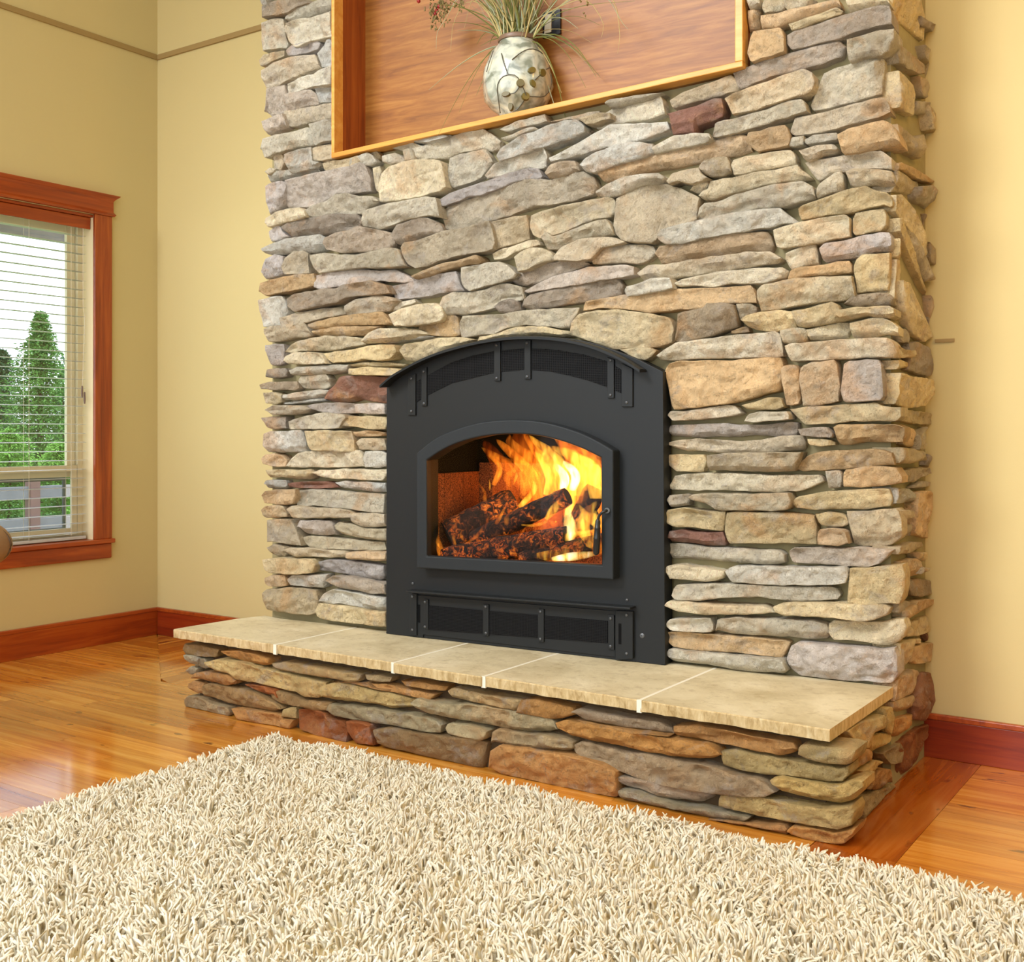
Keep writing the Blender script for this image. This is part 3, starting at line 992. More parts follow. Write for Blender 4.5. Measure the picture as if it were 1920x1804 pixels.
o 180,78 195,77 220,78 225,84 245,87 240,88 225,85 200,79
o 225,79 240,80 260,84 280,88 297,92 292,97 275,95 255,90 235,87
t 219,69 235,70 248,72 247,78 230,77 220,75
o 259,76 275,77 295,80 310,83 308,88 290,86 265,82
g 173,110 176,103 195,104 225,107 255,112 285,117 300,121 305,126 304,135 290,135 265,130 240,126 205,121 180,116
r 197,122 215,124 223,128 224,150 205,148 199,140
d 229,131 245,128 265,132 290,136 320,139 345,142 352,147 349,165 345,179 325,176 300,168 265,158 240,152 230,147
g 307,130 310,124 330,126 350,130 356,133 355,141 345,145 325,142 310,138
g 271,101 278,96 295,99 320,102 340,103 375,109 405,114 425,118 430,123 432,132 420,135 395,136 370,131 345,126 315,120 290,115 275,108
t 309,88 315,84 340,89 370,95 393,98 390,107 385,112 360,107 335,102 312,97
o 393,98 410,97 435,103 450,107 453,115 440,119 420,119 400,114 389,112
l 451,111 458,107 480,111 505,117 530,121 550,124 561,131 563,138 550,136 520,131 490,126 465,120
o 455,121 480,125 510,131 540,135 562,138 560,139 530,137 500,133 470,128
o 431,124 445,121 470,125 505,132 540,138 575,143 605,148 612,152 618,161 610,164 590,165 560,163 525,157 495,150 470,146 445,140 434,133
t 359,135 365,131 390,134 420,138 445,143 450,147 450,155 440,156 420,154 400,154 375,151 358,147
o 356,175 360,155 370,148 395,152 430,157 460,163 480,169 495,176 500,180 500,205 497,210 475,208 445,203 415,196 385,189 368,183
l 451,150 460,145 480,150 505,157 540,160 570,166 600,170 635,181 660,186 675,195 682,201 670,206 650,207 615,203 580,200 550,195 520,186 500,178 480,172 460,163 452,158
l 500,184 515,184 540,189 565,195 590,199 608,203 608,210 595,214 575,212 545,208 525,199 506,193
y 615,205 640,205 665,208 700,215 735,220 765,218 768,225 765,240 750,244 725,240 690,235 660,230 630,224 614,219
o 565,128 590,126 620,132 650,138 680,143 700,147 702,155 698,160 680,162 650,156 615,149 590,143 565,139
y 619,155 635,154 665,160 700,166 730,171 755,174 762,173 762,182 755,190 740,190 715,186 690,183 660,181 635,175 620,170
y 706,150 715,147 735,150 758,152 770,155 768,168 760,172 740,171 715,165 705,160
y 675,187 685,184 710,190 735,194 750,195 770,188 778,190 778,200 765,213 750,217 735,215 710,209 685,202 678,196
g 503,200 520,201 545,211 575,218 605,222 640,229 650,231 645,238 620,238 590,232 560,228 530,220 504,212
o 604,232 630,234 660,238 690,240 693,244 690,252 675,254 650,246 620,240
o 693,245 698,240 720,243 745,248 760,246 770,242 766,253 755,262 735,262 710,257 694,250
'''

# ------------------------------------------------------------------ room shell
CEIL = 5.3
WY0, WY1, WZ0, WZ1 = 2.30, 4.016, 0.60, 2.522        # window opening in the left wall
bm = box_bm(LX - 0.16, LX, -1.6, BY + 0.16, -0.02, WZ0)
box_bm(LX - 0.16, LX, -1.6, BY + 0.16, WZ1, CEIL, bm)
box_bm(LX - 0.16, LX, -1.6, WY0, WZ0, WZ1, bm)
box_bm(LX - 0.16, LX, WY1, BY + 0.16, WZ0, WZ1, bm)
wl = tag(obj('wall_left', bm, M['wall']), kind='structure')
wb = tag(box('wall_back', LX, 3.2, BY, BY + 0.16, -0.02, CEIL, M['wall']), kind='structure')
wr = tag(box('wall_right', 3.2, 3.36, -1.6, BY + 0.16, -0.02, CEIL, M['wall']), kind='structure')
tag(box('ceiling', LX - 0.16, 3.36, 0.8, BY + 0.16, CEIL, CEIL + 0.1, M['ceiling']), kind='structure')  # unseen, limits top light; front part left off so daylight reaches the stone

bm = box_bm(LX - 0.16, 3.36, -1.76, -1.6, -0.02, 0.3)  # unseen wall added behind the camera to limit sky fill; openings sized for light
box_bm(LX - 0.16, 3.36, -1.76, -1.6, 3.2, 4.2, bm)
box_bm(LX - 0.16, -5.0, -1.76, -1.6, 0.3, 3.2, bm)
box_bm(1.0, 3.36, -1.76, -1.6, 0.3, 3.2, bm)
tag(obj('wall_fill_baffle', bm, M['wall']), kind='structure')

# picture-rail strips
zr = PB.loc(305, 106)[1]
tag(box('trim_1', LX, LX + 0.012, -1.6, BY, zr - 0.016, zr + 0.016, M['groove'], bev=0.003), kind='structure')
tag(box('trim_2', LX + 0.012, -4.0, BY - 0.012, BY, zr - 0.016, zr + 0.016, M['groove'], bev=0.003), kind='structure')
a0, z3 = PB.loc(1762, 639)
a1, _ = PB.loc(1790, 639)
tag(box('trim_3', -1.07, a1, BY - 0.008, BY, z3 - 0.006, z3 + 0.006, M['groove']), kind='structure')

# baseboards with a cap strip
BBH = 0.168


def baseboard(name, x0, x1, y0, y1, cap):
    ax = M['trimx'] if abs(x1 - x0) > abs(y1 - y0) else M['trimy']
    o = box(name, x0, x1, y0, y1, 0, BBH - 0.022, ax, bev=0.002)
    tag(o, kind='structure')
    box('cap_strip', *cap, BBH - 0.022, BBH, M['trim'], o, bev=0.004)
    return o


baseboard('baseboard_left', LX, LX + 0.02, -1.6, BY, (LX, LX + 0.024, -1.6, BY))
baseboard('baseboard_back', LX + 0.024, -4.0, BY - 0.02, BY, (LX + 0.024, -4.0, BY - 0.024, BY))
baseboard('baseboard_right', -1.115, 3.2, BY - 0.02, BY, (-1.115, 3.2, BY - 0.024, BY))

# floor: sub-floor and single planks
fl = tag(box('floor', LX, 3.2, -1.6, BY, -0.05, -0.014, M['subfloor']), kind='structure')
plank_cols = [(1.0, 1.0, 1.0), (0.90, 0.84, 0.76), (1.08, 1.08, 1.05), (0.80, 0.70, 0.60), (1.05, 0.98, 0.90), (0.94, 0.92, 0.88), (1.1, 1.12, 1.1)]
red_cols = [(0.62, 0.36, 0.24), (0.70, 0.44, 0.28)]
PW = 0.105


def plank(outline, along_x, colr):
    """one board: outline (world x, y) corner list, bevelled top, own mesh with its grain along local x"""
    cx = sum(p[0] for p in outline) / len(outline)
    cy = sum(p[1] for p in outline) / len(outline)
    bm = bmesh.new()
    pts = []
    for x, y in outline:
        dx, dy = x - cx, y - cy
        pts.append((dx, dy) if along_x else (dy, -dx))
    lo = [bm.verts.new((x, y, -0.014)) for x, y in pts]
    md = [bm.verts.new((x, y, -0.0006)) for x, y in pts]
    L = [math.hypot(x, y) for x, y in pts]
    def shrink(x, y):
        k = 0.0
        return (x - math.copysign(k, x), y - math.copysign(k, y), 0.0)
    tp = [bm.verts.new(shrink(x, y)) for x, y in pts]
    n = len(pts)
    bm.faces.new(tp)
    for a, b in ((lo, md), (md, tp)):
        for i in range(n):
            bm.faces.new((a[i], a[(i + 1) % n], b[(i + 1) % n], b[i]))
    bmesh.ops.recalc_face_normals(bm, faces=bm.faces)
    me = bpy.data.meshes.new('plank')
    bm.to_mesh(me)
    bm.free()
    o = bpy.data.objects.new('plank', me)
    COL.objects.link(o)
    me.materials.append(M['plank'])
    o.location = (cx, cy, 0)
    if not along_x:
        o.rotation_euler = (0, 0, math.radians(90))
    o.parent = fl
    j = rnd.uniform(0.94, 1.06)
    o.color = (colr[0] * j, colr[1] * j, colr[2] * j, 1)
    return o


G = 0.0007
# boards along x, left of the hearth and in front of it
MY = BY - 8 * PW                                      # mitre: corner (LX, BY) to (-4.6, MY)
slope = (BY - MY) / (-4.6 - LX)
rows = int((BY - (-0.4)) / PW)
np_ = 0
for r in range(rows):
    y1 = BY - r * PW
    y0 = y1 - PW
    xend = -2.9
    if y0 >= MY - 0.02:
        xe = LX + (BY - (y0 + y1) / 2) / slope
        xend = xe
    elif y0 > 3.36:
        xend = -4.0
    elif y0 > 3.02:
        xend = -1.152
    elif y0 > 2.0:
        xend = -3.15
    else:
        xend = -3.15
    if y0 < 0.9:
        xend = -3.4
    x = LX - rnd.uniform(0.0, 1.0)
    while x < xend:
        ln = rnd.uniform(0.9, 1.9)
        xa, xb = max(x, LX), min(x + ln, xend)
        if xend - xb < 0.2:
            xb = xend
        if xb - xa > 0.03:
            q = [(xa + G, y0 + G), (xb - G, y0 + G), (xb - G, y1 - G), (xa + G, y1 - G)]
            if xb == xend and y0 >= MY - 0.02:
                q[1] = (LX + (BY - y0) / slope - G, y0 + G)
                q[2] = (max(xa + 0.002, LX + (BY - y1) / slope - G), y1 - G)
            plank(q, True, rnd.choice(plank_cols))
            np_ += 1
        x = xb if xb == xend else x + ln
# short boards running to the back wall, behind the mitre
x = LX
while x < -4.02:
    x0, x1 = x, min(x + PW, -4.0)
    def yl(xx):
        return max(MY, BY - (xx - LX) * slope)
    ya, yb = yl(x0), yl(x1)
    if BY - min(ya, yb) > 0.03:
        top = BY - G
        plank([(x0 + G, min(ya, top - 0.01) + G), (x1 - G, yb + G), (x1 - G, top), (x0 + G, top)], False, rnd.choice(plank_cols[1:6]))
        np_ += 1
    x += PW
# right of the hearth: red border board, then boards along x
for k, (x0, x1) in enumerate([(-1.15, -0.90)]):
    for (ya, yb) in ((2.2, 3.3), (3.3, BY)):
        plank([(x0 + G, ya + G), (x1 - G, ya + G), (x1 - G, yb - G), (x0 + G, yb - G)], False, rnd.choice(red_cols))
        np_ += 1
r = 0
y1 = BY
while y1 > 2.2:
    y0 = y1 - PW
    x = -0.90 if True else 0
    first = True
    while x < 1.6:
        ln = rnd.uniform(0.9, 1.7) * (0.6 if first else 1)
        first = False
        xb = min(x + ln, 1.6)
        if 1.6 - xb < 0.2:
            xb = 1.6
        c = rnd.choice(plank_cols)
        c = (c[0] * 0.92, c[1] * 0.80, c[2] * 0.66)
        plank([(x + G, y0 + G), (xb - G, y0 + G), (xb - G, y1 - G), (x + G, y1 - G)], True, c)
        np_ += 1
        x = xb
    y1 = y0

# ------------------------------------------------------------------ window with timber casing
win = tag(empty('window_1', (LX, 3.2, WZ0)), kind='structure')
CZ1 = 2.525
box('casing', LX, LX + 0.022, WY1 - 0.012, 4.118, WZ0 + 0.02, CZ1, M['trimz'], win, 0.003)
box('casing', LX, LX + 0.022, WY0 - 0.10, WY0 + 0.012, WZ0 + 0.02, CZ1, M['trimz'], win, 0.003)
# head casing with a cornice profile
prof = [(0.0, CZ1), (0.028, CZ1), (0.036, CZ1 + 0.010), (0.028, CZ1 + 0.020), (0.024, CZ1 + 0.026), (0.024, CZ1 + 0.088), (0.032, CZ1 + 0.100), (0.050, CZ1 + 0.116), (0.054, CZ1 + 0.122), (0.0, CZ1 + 0.122)]
bm = bmesh.new()
ends = []
for ysgn, ybase in ((1, 4.118), (-1, WY0 - 0.10)):
    ends.append([bm.verts.new((LX + x, ybase + ysgn * max(0.0, x - 0.016), z)) for x, z in prof])
n = len(prof)
bm.faces.new(ends[0]); bm.faces.new(list(reversed(ends[1])))
for i in range(n):
    bm.faces.new((ends[0][i], ends[1][i], ends[1][(i + 1) % n], ends[0][(i + 1) % n]))
obj('head_casing', bm, M['trim'], win)
box('stool', LX - 0.13, LX + 0.045, WY0 - 0.11, 4.125, WZ0 - 0.005, WZ0 + 0.02, M['trim'], win, 0.004)
box('apron', LX, LX + 0.024, WY0 - 0.10, 4.115, WZ0 - 0.095, WZ0 - 0.005, M['trim'], win, 0.006)
# lining of the opening
bm = box_bm(LX - 0.155, LX - 0.002, WY1 - 0.012, WY1 - 0.002, WZ0 + 0.02, WZ1 - 0.002)
obj('jamb', bm, M['jamb'], win)
obj('jamb', box_bm(LX - 0.155, LX - 0.002, WY0 + 0.002, WY0 + 0.012, WZ0 + 0.02, WZ1 - 0.002), M['jamb'], win)
obj('head_jamb', box_bm(LX - 0.155, LX - 0.002, WY0 + 0.012, WY1 - 0.012, WZ1 - 0.016, WZ1 - 0.002), M['trim'], win)
# vinyl frame, sashes, panes
XF0, XF1 = LX - 0.155, LX - 0.105
FY0, FY1 = WY0 + 0.012, WY1 - 0.012
bm = box_bm(XF0, XF1, FY1 - 0.03, FY1, WZ0 + 0.02, WZ1 - 0.016)
box_bm(XF0, XF1, FY0, FY0 + 0.03, WZ0 + 0.02, WZ1 - 0.016, bm)
box_bm(XF0, XF1, FY0 + 0.03, FY1 - 0.03, WZ0 + 0.02, WZ0 + 0.05, bm)
box_bm(XF0, XF1, FY0 + 0.03, FY1 - 0.03, WZ1 - 0.05, WZ1 - 0.016, bm)
obj('frame', bm, M['vinyl'], win)
RZ0, RZ1 = 0.985, 1.055


def sash(name, x0, x1, y0, y1, z0, z1, wd, m):
    bm = box_bm(x0, x1, y1 - wd, y1, z0, z1)
    box_bm(x0, x1, y0, y0 + wd, z0, z1, bm)
    box_bm(x0, x1, y0 + wd, y1 - wd, z0, z0 + wd, bm)
    box_bm(x0, x1, y0 + wd, y1 - wd, z1 - wd, z1, bm)
    o = obj(name, bm, m, win)
    bevel(o, 0.003)
    pm = box('pane', (x0 + x1) / 2 - 0.002, (x0 + x1) / 2 + 0.002, y0 + wd - 0.002, y1 - wd + 0.002, z0 + wd - 0.002, z1 - wd + 0.002, M['glass'], o)
    return o


sash('upper_sash', XF0 + 0.004, XF0 + 0.028, FY0 + 0.032, FY1 - 0.032, RZ0, WZ1 - 0.052, 0.055, M['vinyl'])
sash('lower_sash', XF0 + 0.03, XF1 - 0.002, FY0 + 0.032, FY1 - 0.032, WZ0 + 0.052, RZ1, 0.036, M['vinyl'])
sc_bm = box_bm(XF0 - 0.014, XF0 - 0.004, FY1 - 0.09, FY1 - 0.072, WZ0 + 0.07, RZ0)
box_bm(XF0 - 0.014, XF0 - 0.004, FY0 + 0.03, FY0 + 0.05, WZ0 + 0.07, RZ0, sc_bm)
box_bm(XF0 - 0.014, XF0 - 0.004, FY0 + 0.05, FY1 - 0.09, WZ0 + 0.07, WZ0 + 0.09, sc_bm)
box_bm(XF0 - 0.014, XF0 - 0.004, FY0 + 0.05, FY1 - 0.09, RZ0 - 0.02, RZ0, sc_bm)
scr = obj('insect_screen', sc_bm, M['screen'], win)
box('screen_cloth', XF0 - 0.010, XF0 - 0.008, FY0 + 0.05, FY1 - 0.09, WZ0 + 0.09, RZ0 - 0.02, M['meshglass'], scr)

# slatted blind
bl = tag(empty('window_blind', (LX - 0.05, 3.2, WZ0 + 0.02)), 'white horizontal slat blind hanging open inside the timber cased window', 'blind')
BX0, BX1 = LX - 0.088, LX - 0.038
box('head_rail', BX0, BX1 + 0.004, WY0 + 0.02, WY1 - 0.03, WZ1 - 0.060, WZ1 - 0.02, M['vinyl'], bl, 0.003)
box('valance', BX1 + 0.006, BX1 + 0.018, WY0 + 0.014, WY1 - 0.016, WZ1 - 0.085, WZ1 - 0.017, M['trim'], bl, 0.003)
sp = 0.0525
zs = WZ0 + 0.065
ns = 0
slat_me = None
while zs < WZ1 - 0.075:
    if slat_me is None:
        bm = bmesh.new()
        L0, L1 = WY0 + 0.02, WY1 - 0.03
        prof = [(-0.024, -0.0015), (-0.012, 0.0015), (0.0, 0.0025), (0.012, 0.0015), (0.024, -0.0015), (0.012, -0.001), (0.0, 0.0), (-0.012, -0.001)]
        e = [[bm.verts.new(((BX0 + BX1) / 2 + x, yy, z)) for x, z in prof] for yy in (L0, L1)]
        bm.faces.new(e[0]); bm.faces.new(list(reversed(e[1])))
        for i in range(8):
            bm.faces.new((e[0][i], e[1][i], e[1][(i + 1) % 8], e[0][(i + 1) % 8]))
        bmesh.ops.recalc_face_normals(bm, faces=bm.faces)
        slat_me = bpy.data.meshes.new('slat')
        bm.to_mesh(slat_me); bm.free()
        slat_me.materials.append(M['slat'])
    o = bpy.data.objects.new('slat', slat_me)
    COL.objects.link(o)
    o.parent = bl
    o.location = Vector((0, 0, zs)) - bl.location
    zs += sp
    ns += 1
box('bottom_rail', BX0 + 0.002, BX1 - 0.002, WY0 + 0.02, WY1 - 0.03, WZ0 + 0.024, WZ0 + 0.042, M['slat'], bl, 0.003)
for yy in (3.885, 3.62, 2.95, 2.45):
    bm = tube_bm([(BX0 - 0.001, yy, WZ0 + 0.04), (BX0 - 0.001, yy, WZ1 - 0.05)], 0.0012, 5)
    tube_bm([(BX1 + 0.001, yy, WZ0 + 0.04), (BX1 + 0.001, yy, WZ1 - 0.05)], 0.0012, 5, bm)
    obj('ladder_cord', bm, M['cord'], bl)
p = (BX1 + 0.012, WY1 - 0.06)
obj('pull_cord', tube_bm(catmull([(p[0], p[1], WZ1 - 0.05), (p[0], p[1], 2.0), (p[0], p[1] + 0.01, 1.9), (p[0] + 0.002, p[1] - 0.008, 1.5)], 14), 0.0016, 5), M['cord'], bl)
for dy, dz in ((0.0, 0.0), (0.016, -0.035)):
    obj('tassel', lathe_bm([(0.001, 1.52 + dz), (0.005, 1.515 + dz), (0.006, 1.47 + dz), (0.004, 1.45 + dz), (0.001, 1.449 + dz)], (p[0] + 0.002, p[1] - 0.008 + dy), 8), M['tassel'], bl)

# ------------------------------------------------------------------ stones
PAL = {
    'g': (220, 215, 200), 'l': (214, 203, 192), 't': (216, 200, 170), 'c': (230, 218, 190),
    'o': (222, 192, 150), 'r': (166, 120, 98), 'd': (186, 170, 148), 'y': (228, 208, 164),
}


HPAL = {
    'g': (196, 180, 144), 'l': (192, 168, 138), 't': (198, 170, 124), 'c': (212, 188, 140),
    'o': (206, 152, 90), 'r': (172, 102, 56), 'd': (174, 140, 92), 'y': (214, 184, 122),
}


def parse_stones():
    tiles = []
    cur = None
    for ln in STONES.strip().splitlines():
        if ln.startswith('@'):
            c, k = ln[1:].split()
            x0, y0 = map(float, c.split(','))
            cur = (x0, y0, k)
        else:
            p = ln.split()
            pts = [tuple(map(float, q.split(','))) for q in p[1:]]
            tiles.append((cur[2], p[0], [(cur[0] + x / 0.6, cur[1] + y / 0.6) for x, y in pts]))
    return tiles


def poly_dist(P, poly):
    """distance of points P (n, 2) to the outline"""
    A = poly
    B = np.roll(poly, -1, axis=0)
    d = np.full(len(P), 1e9)
    for a, b in zip(A, B):
        ab = b - a
        t = np.clip(((P - a) @ ab) / max(ab @ ab, 1e-12), 0, 1)
        q = a + t[:, None] * ab
        d = np.minimum(d, np.hypot(*(P - q).T))
    return d


def stone_mesh(poly, pl, fo, bo, seed, rough=1.0, bm=None):
    """rough split stone whose outline on plane pl is poly [(a, z)]"""
    r_ = random.Random(seed)
    poly = np.array(poly, float)
    x0, x1 = poly[:, 0].min(), poly[:, 0].max()
    hgt = poly[:, 1].max() - poly[:, 1].min()
    Lx = x1 - x0
    cell = 0.0095
    nx = int(min(60, max(6, Lx / cell)))
    s = np.linspace(0, 1, nx + 1)
    e = min(0.006 / Lx, 0.2 / nx)
    s = np.concatenate(([0, e], s[1:-1], [1 - e, 1]))
    xs = x0 + Lx * np.clip(s, 1e-4, 1 - 1e-4)
    A, B = poly, np.roll(poly, -1, axis=0)
    top, bot = [], []
    for x in xs:
        ys = []
        for a, b in zip(A, B):
            if (a[0] - x) * (b[0] - x) <= 0 and abs(a[0] - b[0]) > 1e-9:
                t = (x - a[0]) / (b[0] - a[0])
                ys.append(a[1] + t * (b[1] - a[1]))
        if not ys:
            ys = [poly[np.argmin(abs(poly[:, 0] - x)), 1]]
        top.append(max(ys)); bot.append(min(ys))
    ny = int(min(18, max(4, hgt / cell)))
    t = np.linspace(0, 1, ny + 1)
    et = min(0.005 / max(hgt, 0.01), 0.25 / ny)
    t = np.concatenate(([0, et], t[1:-1], [1 - et, 1]))
    off = Vector((r_.uniform(-50, 50), r_.uniform(-50, 50), r_.uniform(-50, 50)))
    top = [v + 0.0035 * mnoise.noise(Vector((x * 22, 3.1, 0)) + off) for v, x in zip(top, xs)]
    bot = [v + 0.0035 * mnoise.noise(Vector((x * 22, 9.7, 0)) + off) for v, x in zip(bot, xs)]
    P = np.array([(x, b + tt * (a - b)) for x, a, b in zip(xs, top, bot) for tt in t])
    d = poly_dist(P, poly)
    R = min(0.006, 0.16 * hgt)
    tx, tz = r_.gauss(0, 0.05), r_.gauss(0.03, 0.10)
    und, uh = r_.choice((0, 0.006, 0.014, 0.024)), r_.uniform(0.22, 0.5)
    ret, rw_ = r_.choice((0, 0, 0.012, 0.022)), r_.uniform(0.02, 0.06)
    TT = list(t) * len(xs)
    cx, cz = P[:, 0].mean(), P[:, 1].mean()
    H = []
    edge = np.zeros((len(xs), len(t)), bool)
    edge[0, :] = edge[-1, :] = True
    edge[:, 0] = edge[:, -1] = True
    edge = edge.ravel()
    for (a, z), dd, ed, tt in zip(P, d, edge, TT):
        dd = 0 if ed else dd
        k = max(0.0, 1 - dd / R)
        h = fo - R * 0.9 * (1 - math.sqrt(max(0, 1 - k * k)))
        q = Vector((a, z, 0))
        m = min(1, dd / 0.02)
        h += rough * m * (0.013 * mnoise.noise(q * 10 + off) + 0.009 * mnoise.noise(q * 27 + off) + 0.0075 * mnoise.noise(q * 55 + off) + 0.003 * mnoise.noise(q * 110 + off))
        # worn-back underside and broken right end
        uv = uh * (1 + 0.5 * mnoise.noise(Vector((a * 9, 5.5, 0)) + off))
        if tt < uv:
            h -= und * (1 - tt / uv) ** 0.8
        if x1 - a < rw_:
            h -= ret * (1 - (x1 - a) / rw_)
        # cleaved facets
        vd_ = mnoise.voronoi(q * 16 + off)[0]
        h += rough * m * 0.016 * (vd_[1] - vd_[0] - 0.25)
        # chipped facets
        v = mnoise.noise(q * 7 + off * 2)
        if v > 0.15:
            h -= rough * m * 0.05 * (v - 0.15)
        h += max(-0.011, min(0.011, (a - cx) * tx + (z - cz) * tz))
        H.append(h)
    bm = bm or bmesh.new()
    nc, nr = len(xs), len(t)
    V = [bm.verts.new(pl.at(a, z, h)) for (a, z), h in zip(P, H)]
    for i in range(nc - 1):
        for j in range(nr - 1):
            q = (V[i * nr + j], V[(i + 1) * nr + j], V[(i + 1) * nr + j + 1], V[i * nr + j + 1])
            bm.faces.new(q)
    loop = [i * nr for i in range(nc)] + [(nc - 1) * nr + j for j in range(1, nr)] + \
           [i * nr + nr - 1 for i in range(nc - 2, -1, -1)] + [j for j in range(nr - 2, 0, -1)]
    bk = [bm.verts.new(pl.at(P[i][0], P[i][1], bo)) for i in loop]
    n = len(loop)
    for k in range(n):
        bm.faces.new((V[loop[k]], bk[k], bk[(k + 1) % n], V[loop[(k + 1) % n]]))
    bm.faces.new(list(reversed(bk)))
    return bm


def stone_color(o, key, pal=None):
    c = (pal or PAL)[key]
    j = rnd.uniform(0.90, 1.08)
    wv = rnd.uniform(-7, 7)
    c = lin((min(250, c[0] * j + wv * 0.5), min(245, c[1] * j), min(240, c[2] * j - wv)))
    o.color = (*c, 1)


def add_stone(poly, pl, fo, bo, key, parent, rough=1.0, pal=None):
    A_ = np.array(poly)
    if np.ptp(A_[:, 0]) < 0.012 or np.ptp(A_[:, 1]) < 0.012:
        return None
    bm = stone_mesh(poly, pl, fo, bo, rnd.random(), rough)
    o = obj('stone', bm, M['stone'], parent, smooth=True, angle=48)
    stone_color(o, key, pal)
    return o


chim = tag(empty('stone_chimney', PF.at(FW / 2, 0.36)), 'tall ledgestone chimney breast rising from the hearth to the ceiling', 'chimney')
hearth = tag(empty('raised_hearth', (-2.55, 3.6, 0)), 'low raised stone hearth with sandstone slabs in front of the chimney', 'hearth')

# openings in the mortar core
NI_BL, NI_BR = PF.loc(622, 297, 0.03), PF.loc(1393, 125, 0.03)
NI_TL, NI_TR = (NI_BL[0], NI_BL[1] + 1.15), (NI_BR[0], NI_BR[1] + 1.05)
DO = 0.105
CA0, CZ0 = PF.loc(796, 1044, 0.03)
CA1, _ = PF.loc(1134, 1060, 0.03)
_, CZT = PF.loc(962, 806, 0.03)
CZ0 = min(CZ0, PF.loc(1128, 1062, 0.03)[1]) - 0.02

ins_hole = [(CA0 - 0.05, CZ0 - 0.05), (CA1 + 0.05, CZ0 - 0.05), (CA1 + 0.05, CZT + 0.06), (CA0 - 0.05, CZT + 0.06)]
nic_hole = [(NI_BL[0] + 0.004, NI_BL[1] + 0.004), (NI_BR[0] - 0.02, NI_BR[1] + 0.004), (NI_TR[0] - 0.02, NI_TR[1] - 0.01), (NI_TL[0] + 0.004, NI_TL[1] - 0.01)]
bm = bmesh.new()
CO = -0.055
ed = []
CHT = CEIL
for lp in ([(0.02, 0), (FW - 0.03, 0), (FW - 0.03, CHT), (0.02, CHT)], ins_hole, nic_hole):
    vs = [bm.verts.new(PF.at(a, z, CO)) for a, z in lp]
    ed += [bm.edges.new((vs[i], vs[(i + 1) % 4])) for i in range(4)]
bmesh.ops.triangle_fill(bm, edges=ed, use_beauty=True)
def quad(*pts):
    bm.faces.new([bm.verts.new(p) for p in pts])
pr0, pr1 = PF.at(FW - 0.03, 0, CO), PF.at(FW - 0.03, CHT, CO)
quad(pr0, Vector((pr0.x, BY, 0)), Vector((pr1.x, BY, CHT)), pr1)
pl0, pl1 = PF.at(0.02, 0, CO), PF.at(0.02, CHT, CO)
quad(pl0, pl1, Vector((pl1.x, BY, CHT)), Vector((pl0.x, BY, 0)))
obj('mortar', bm, M['mortar'], chim)

side_pls = PS
HTOP = 0.36
nF = nS = 0
maxz = 0
for kind, key, pts in parse_stones():
    if kind == 'F':
        fo = rnd.choice((-0.002, 0.01, 0.02, 0.03, 0.042)) + rnd.uniform(-0.004, 0.004)
        poly = [PF.loc(x, y, fo) for x, y in pts]
        poly = [(max(-0.03, a), max(HTOP + 0.002, z)) for a, z in poly]
        am, zm = sum(p[0] for p in poly) / len(poly), sum(p[1] for p in poly) / len(poly)
        if am < NI_BL[0] and zm > NI_BL[1]:                      # beside the niche
            poly = [(min(a, NI_BL[0] - 0.005), z) for a, z in poly]
        if am > NI_BR[0] and zm > NI_BR[1] + 0.02:
            poly = [(max(a, NI_BR[0] + 0.005), z) for a, z in poly]
        add_stone(poly, PF, fo, -0.10, key, chim)
        nF += 1
    elif kind in 'SD':
        fo = rnd.uniform(-0.012, 0.02)
        poly = [PS.loc(x, y, fo) for x, y in pts]
        if kind == 'S':
            poly = [(min(max(a, 0.03), BY - FB.y - 0.005), max(z, 0.01)) for a, z in poly]
            add_stone(poly, PS, fo, -0.09, key, chim, 0.8)
        else:
            poly = [(min(max(a, HY - FB.y + 0.07), BY - FB.y - 0.005), min(max(z, 0.0), 0.325 if a < -0.02 else 9)) for a, z in poly]
            add_stone(poly, PS, max(fo, -0.006) - 0.004, -0.09, key, hearth, 0.8, HPAL)
        nS += 1
    else:
        fo = rnd.choice((-0.008, 0.0, 0.008, 0.016)) + rnd.uniform(-0.003, 0.003)
        poly = [PH.loc(x, y, fo) for x, y in pts]
        poly = [(a, min(0.322, max(0.0, z))) for a, z in poly]
        add_stone(poly, PH, fo, -0.11, key, hearth, 1.0, HPAL)

# rougher courses above the picture, so the chimney goes on to the ceiling (too high to pick apart)
bm = bmesh.new()
zt = 3.3
rr = random.Random(5)
def ztop(a):
    return PF.loc(622 + (1393 - 622) * a / FW, -8, 0)[1] if False else None
a = 0.0
zedge = []
for i in range(60):
    aa = FW * i / 59
    q = PF.at(aa, 0, 0)
    rel = q - EYEV
    d = rel.x * (-ST) + rel.y * CT
    zedge.append(EYE + (CYP + 10) / FPX * d)
z = 2.6
while z < 4.0:
    hh = rr.uniform(0.05, 0.11)
    a = 0.0
    while a < FW - 0.02:
        ln = rr.uniform(0.14, 0.4)
        b = min(a + ln, FW - 0.005)
        zm = max(zedge[min(59, int(a / FW * 59))], zedge[min(59, int(b / FW * 59))])
        inn = (b > NI_TL[0] - 0.02 and a < NI_TR[0] + 0.02 and z < NI_TL[1] + 0.02)
        if z > zm and not inn and b - a > 0.05:
            stone_mesh([(a + 0.004, z + 0.003), (b - 0.004, z + 0.003 + rr.uniform(0, 0.012)), (b - 0.005, z + hh - 0.006), (a + 0.006, z + hh - 0.004)], PF, rr.uniform(0, 0.03), -0.06, rr.random(), 1.0, bm)
        a = b
    z += hh
up = obj('upper_stonework', bm, M['stone'], chim, smooth=True, angle=48)
up['kind'] = 'stuff'
up.color = (*lin((206, 186, 148)), 1)

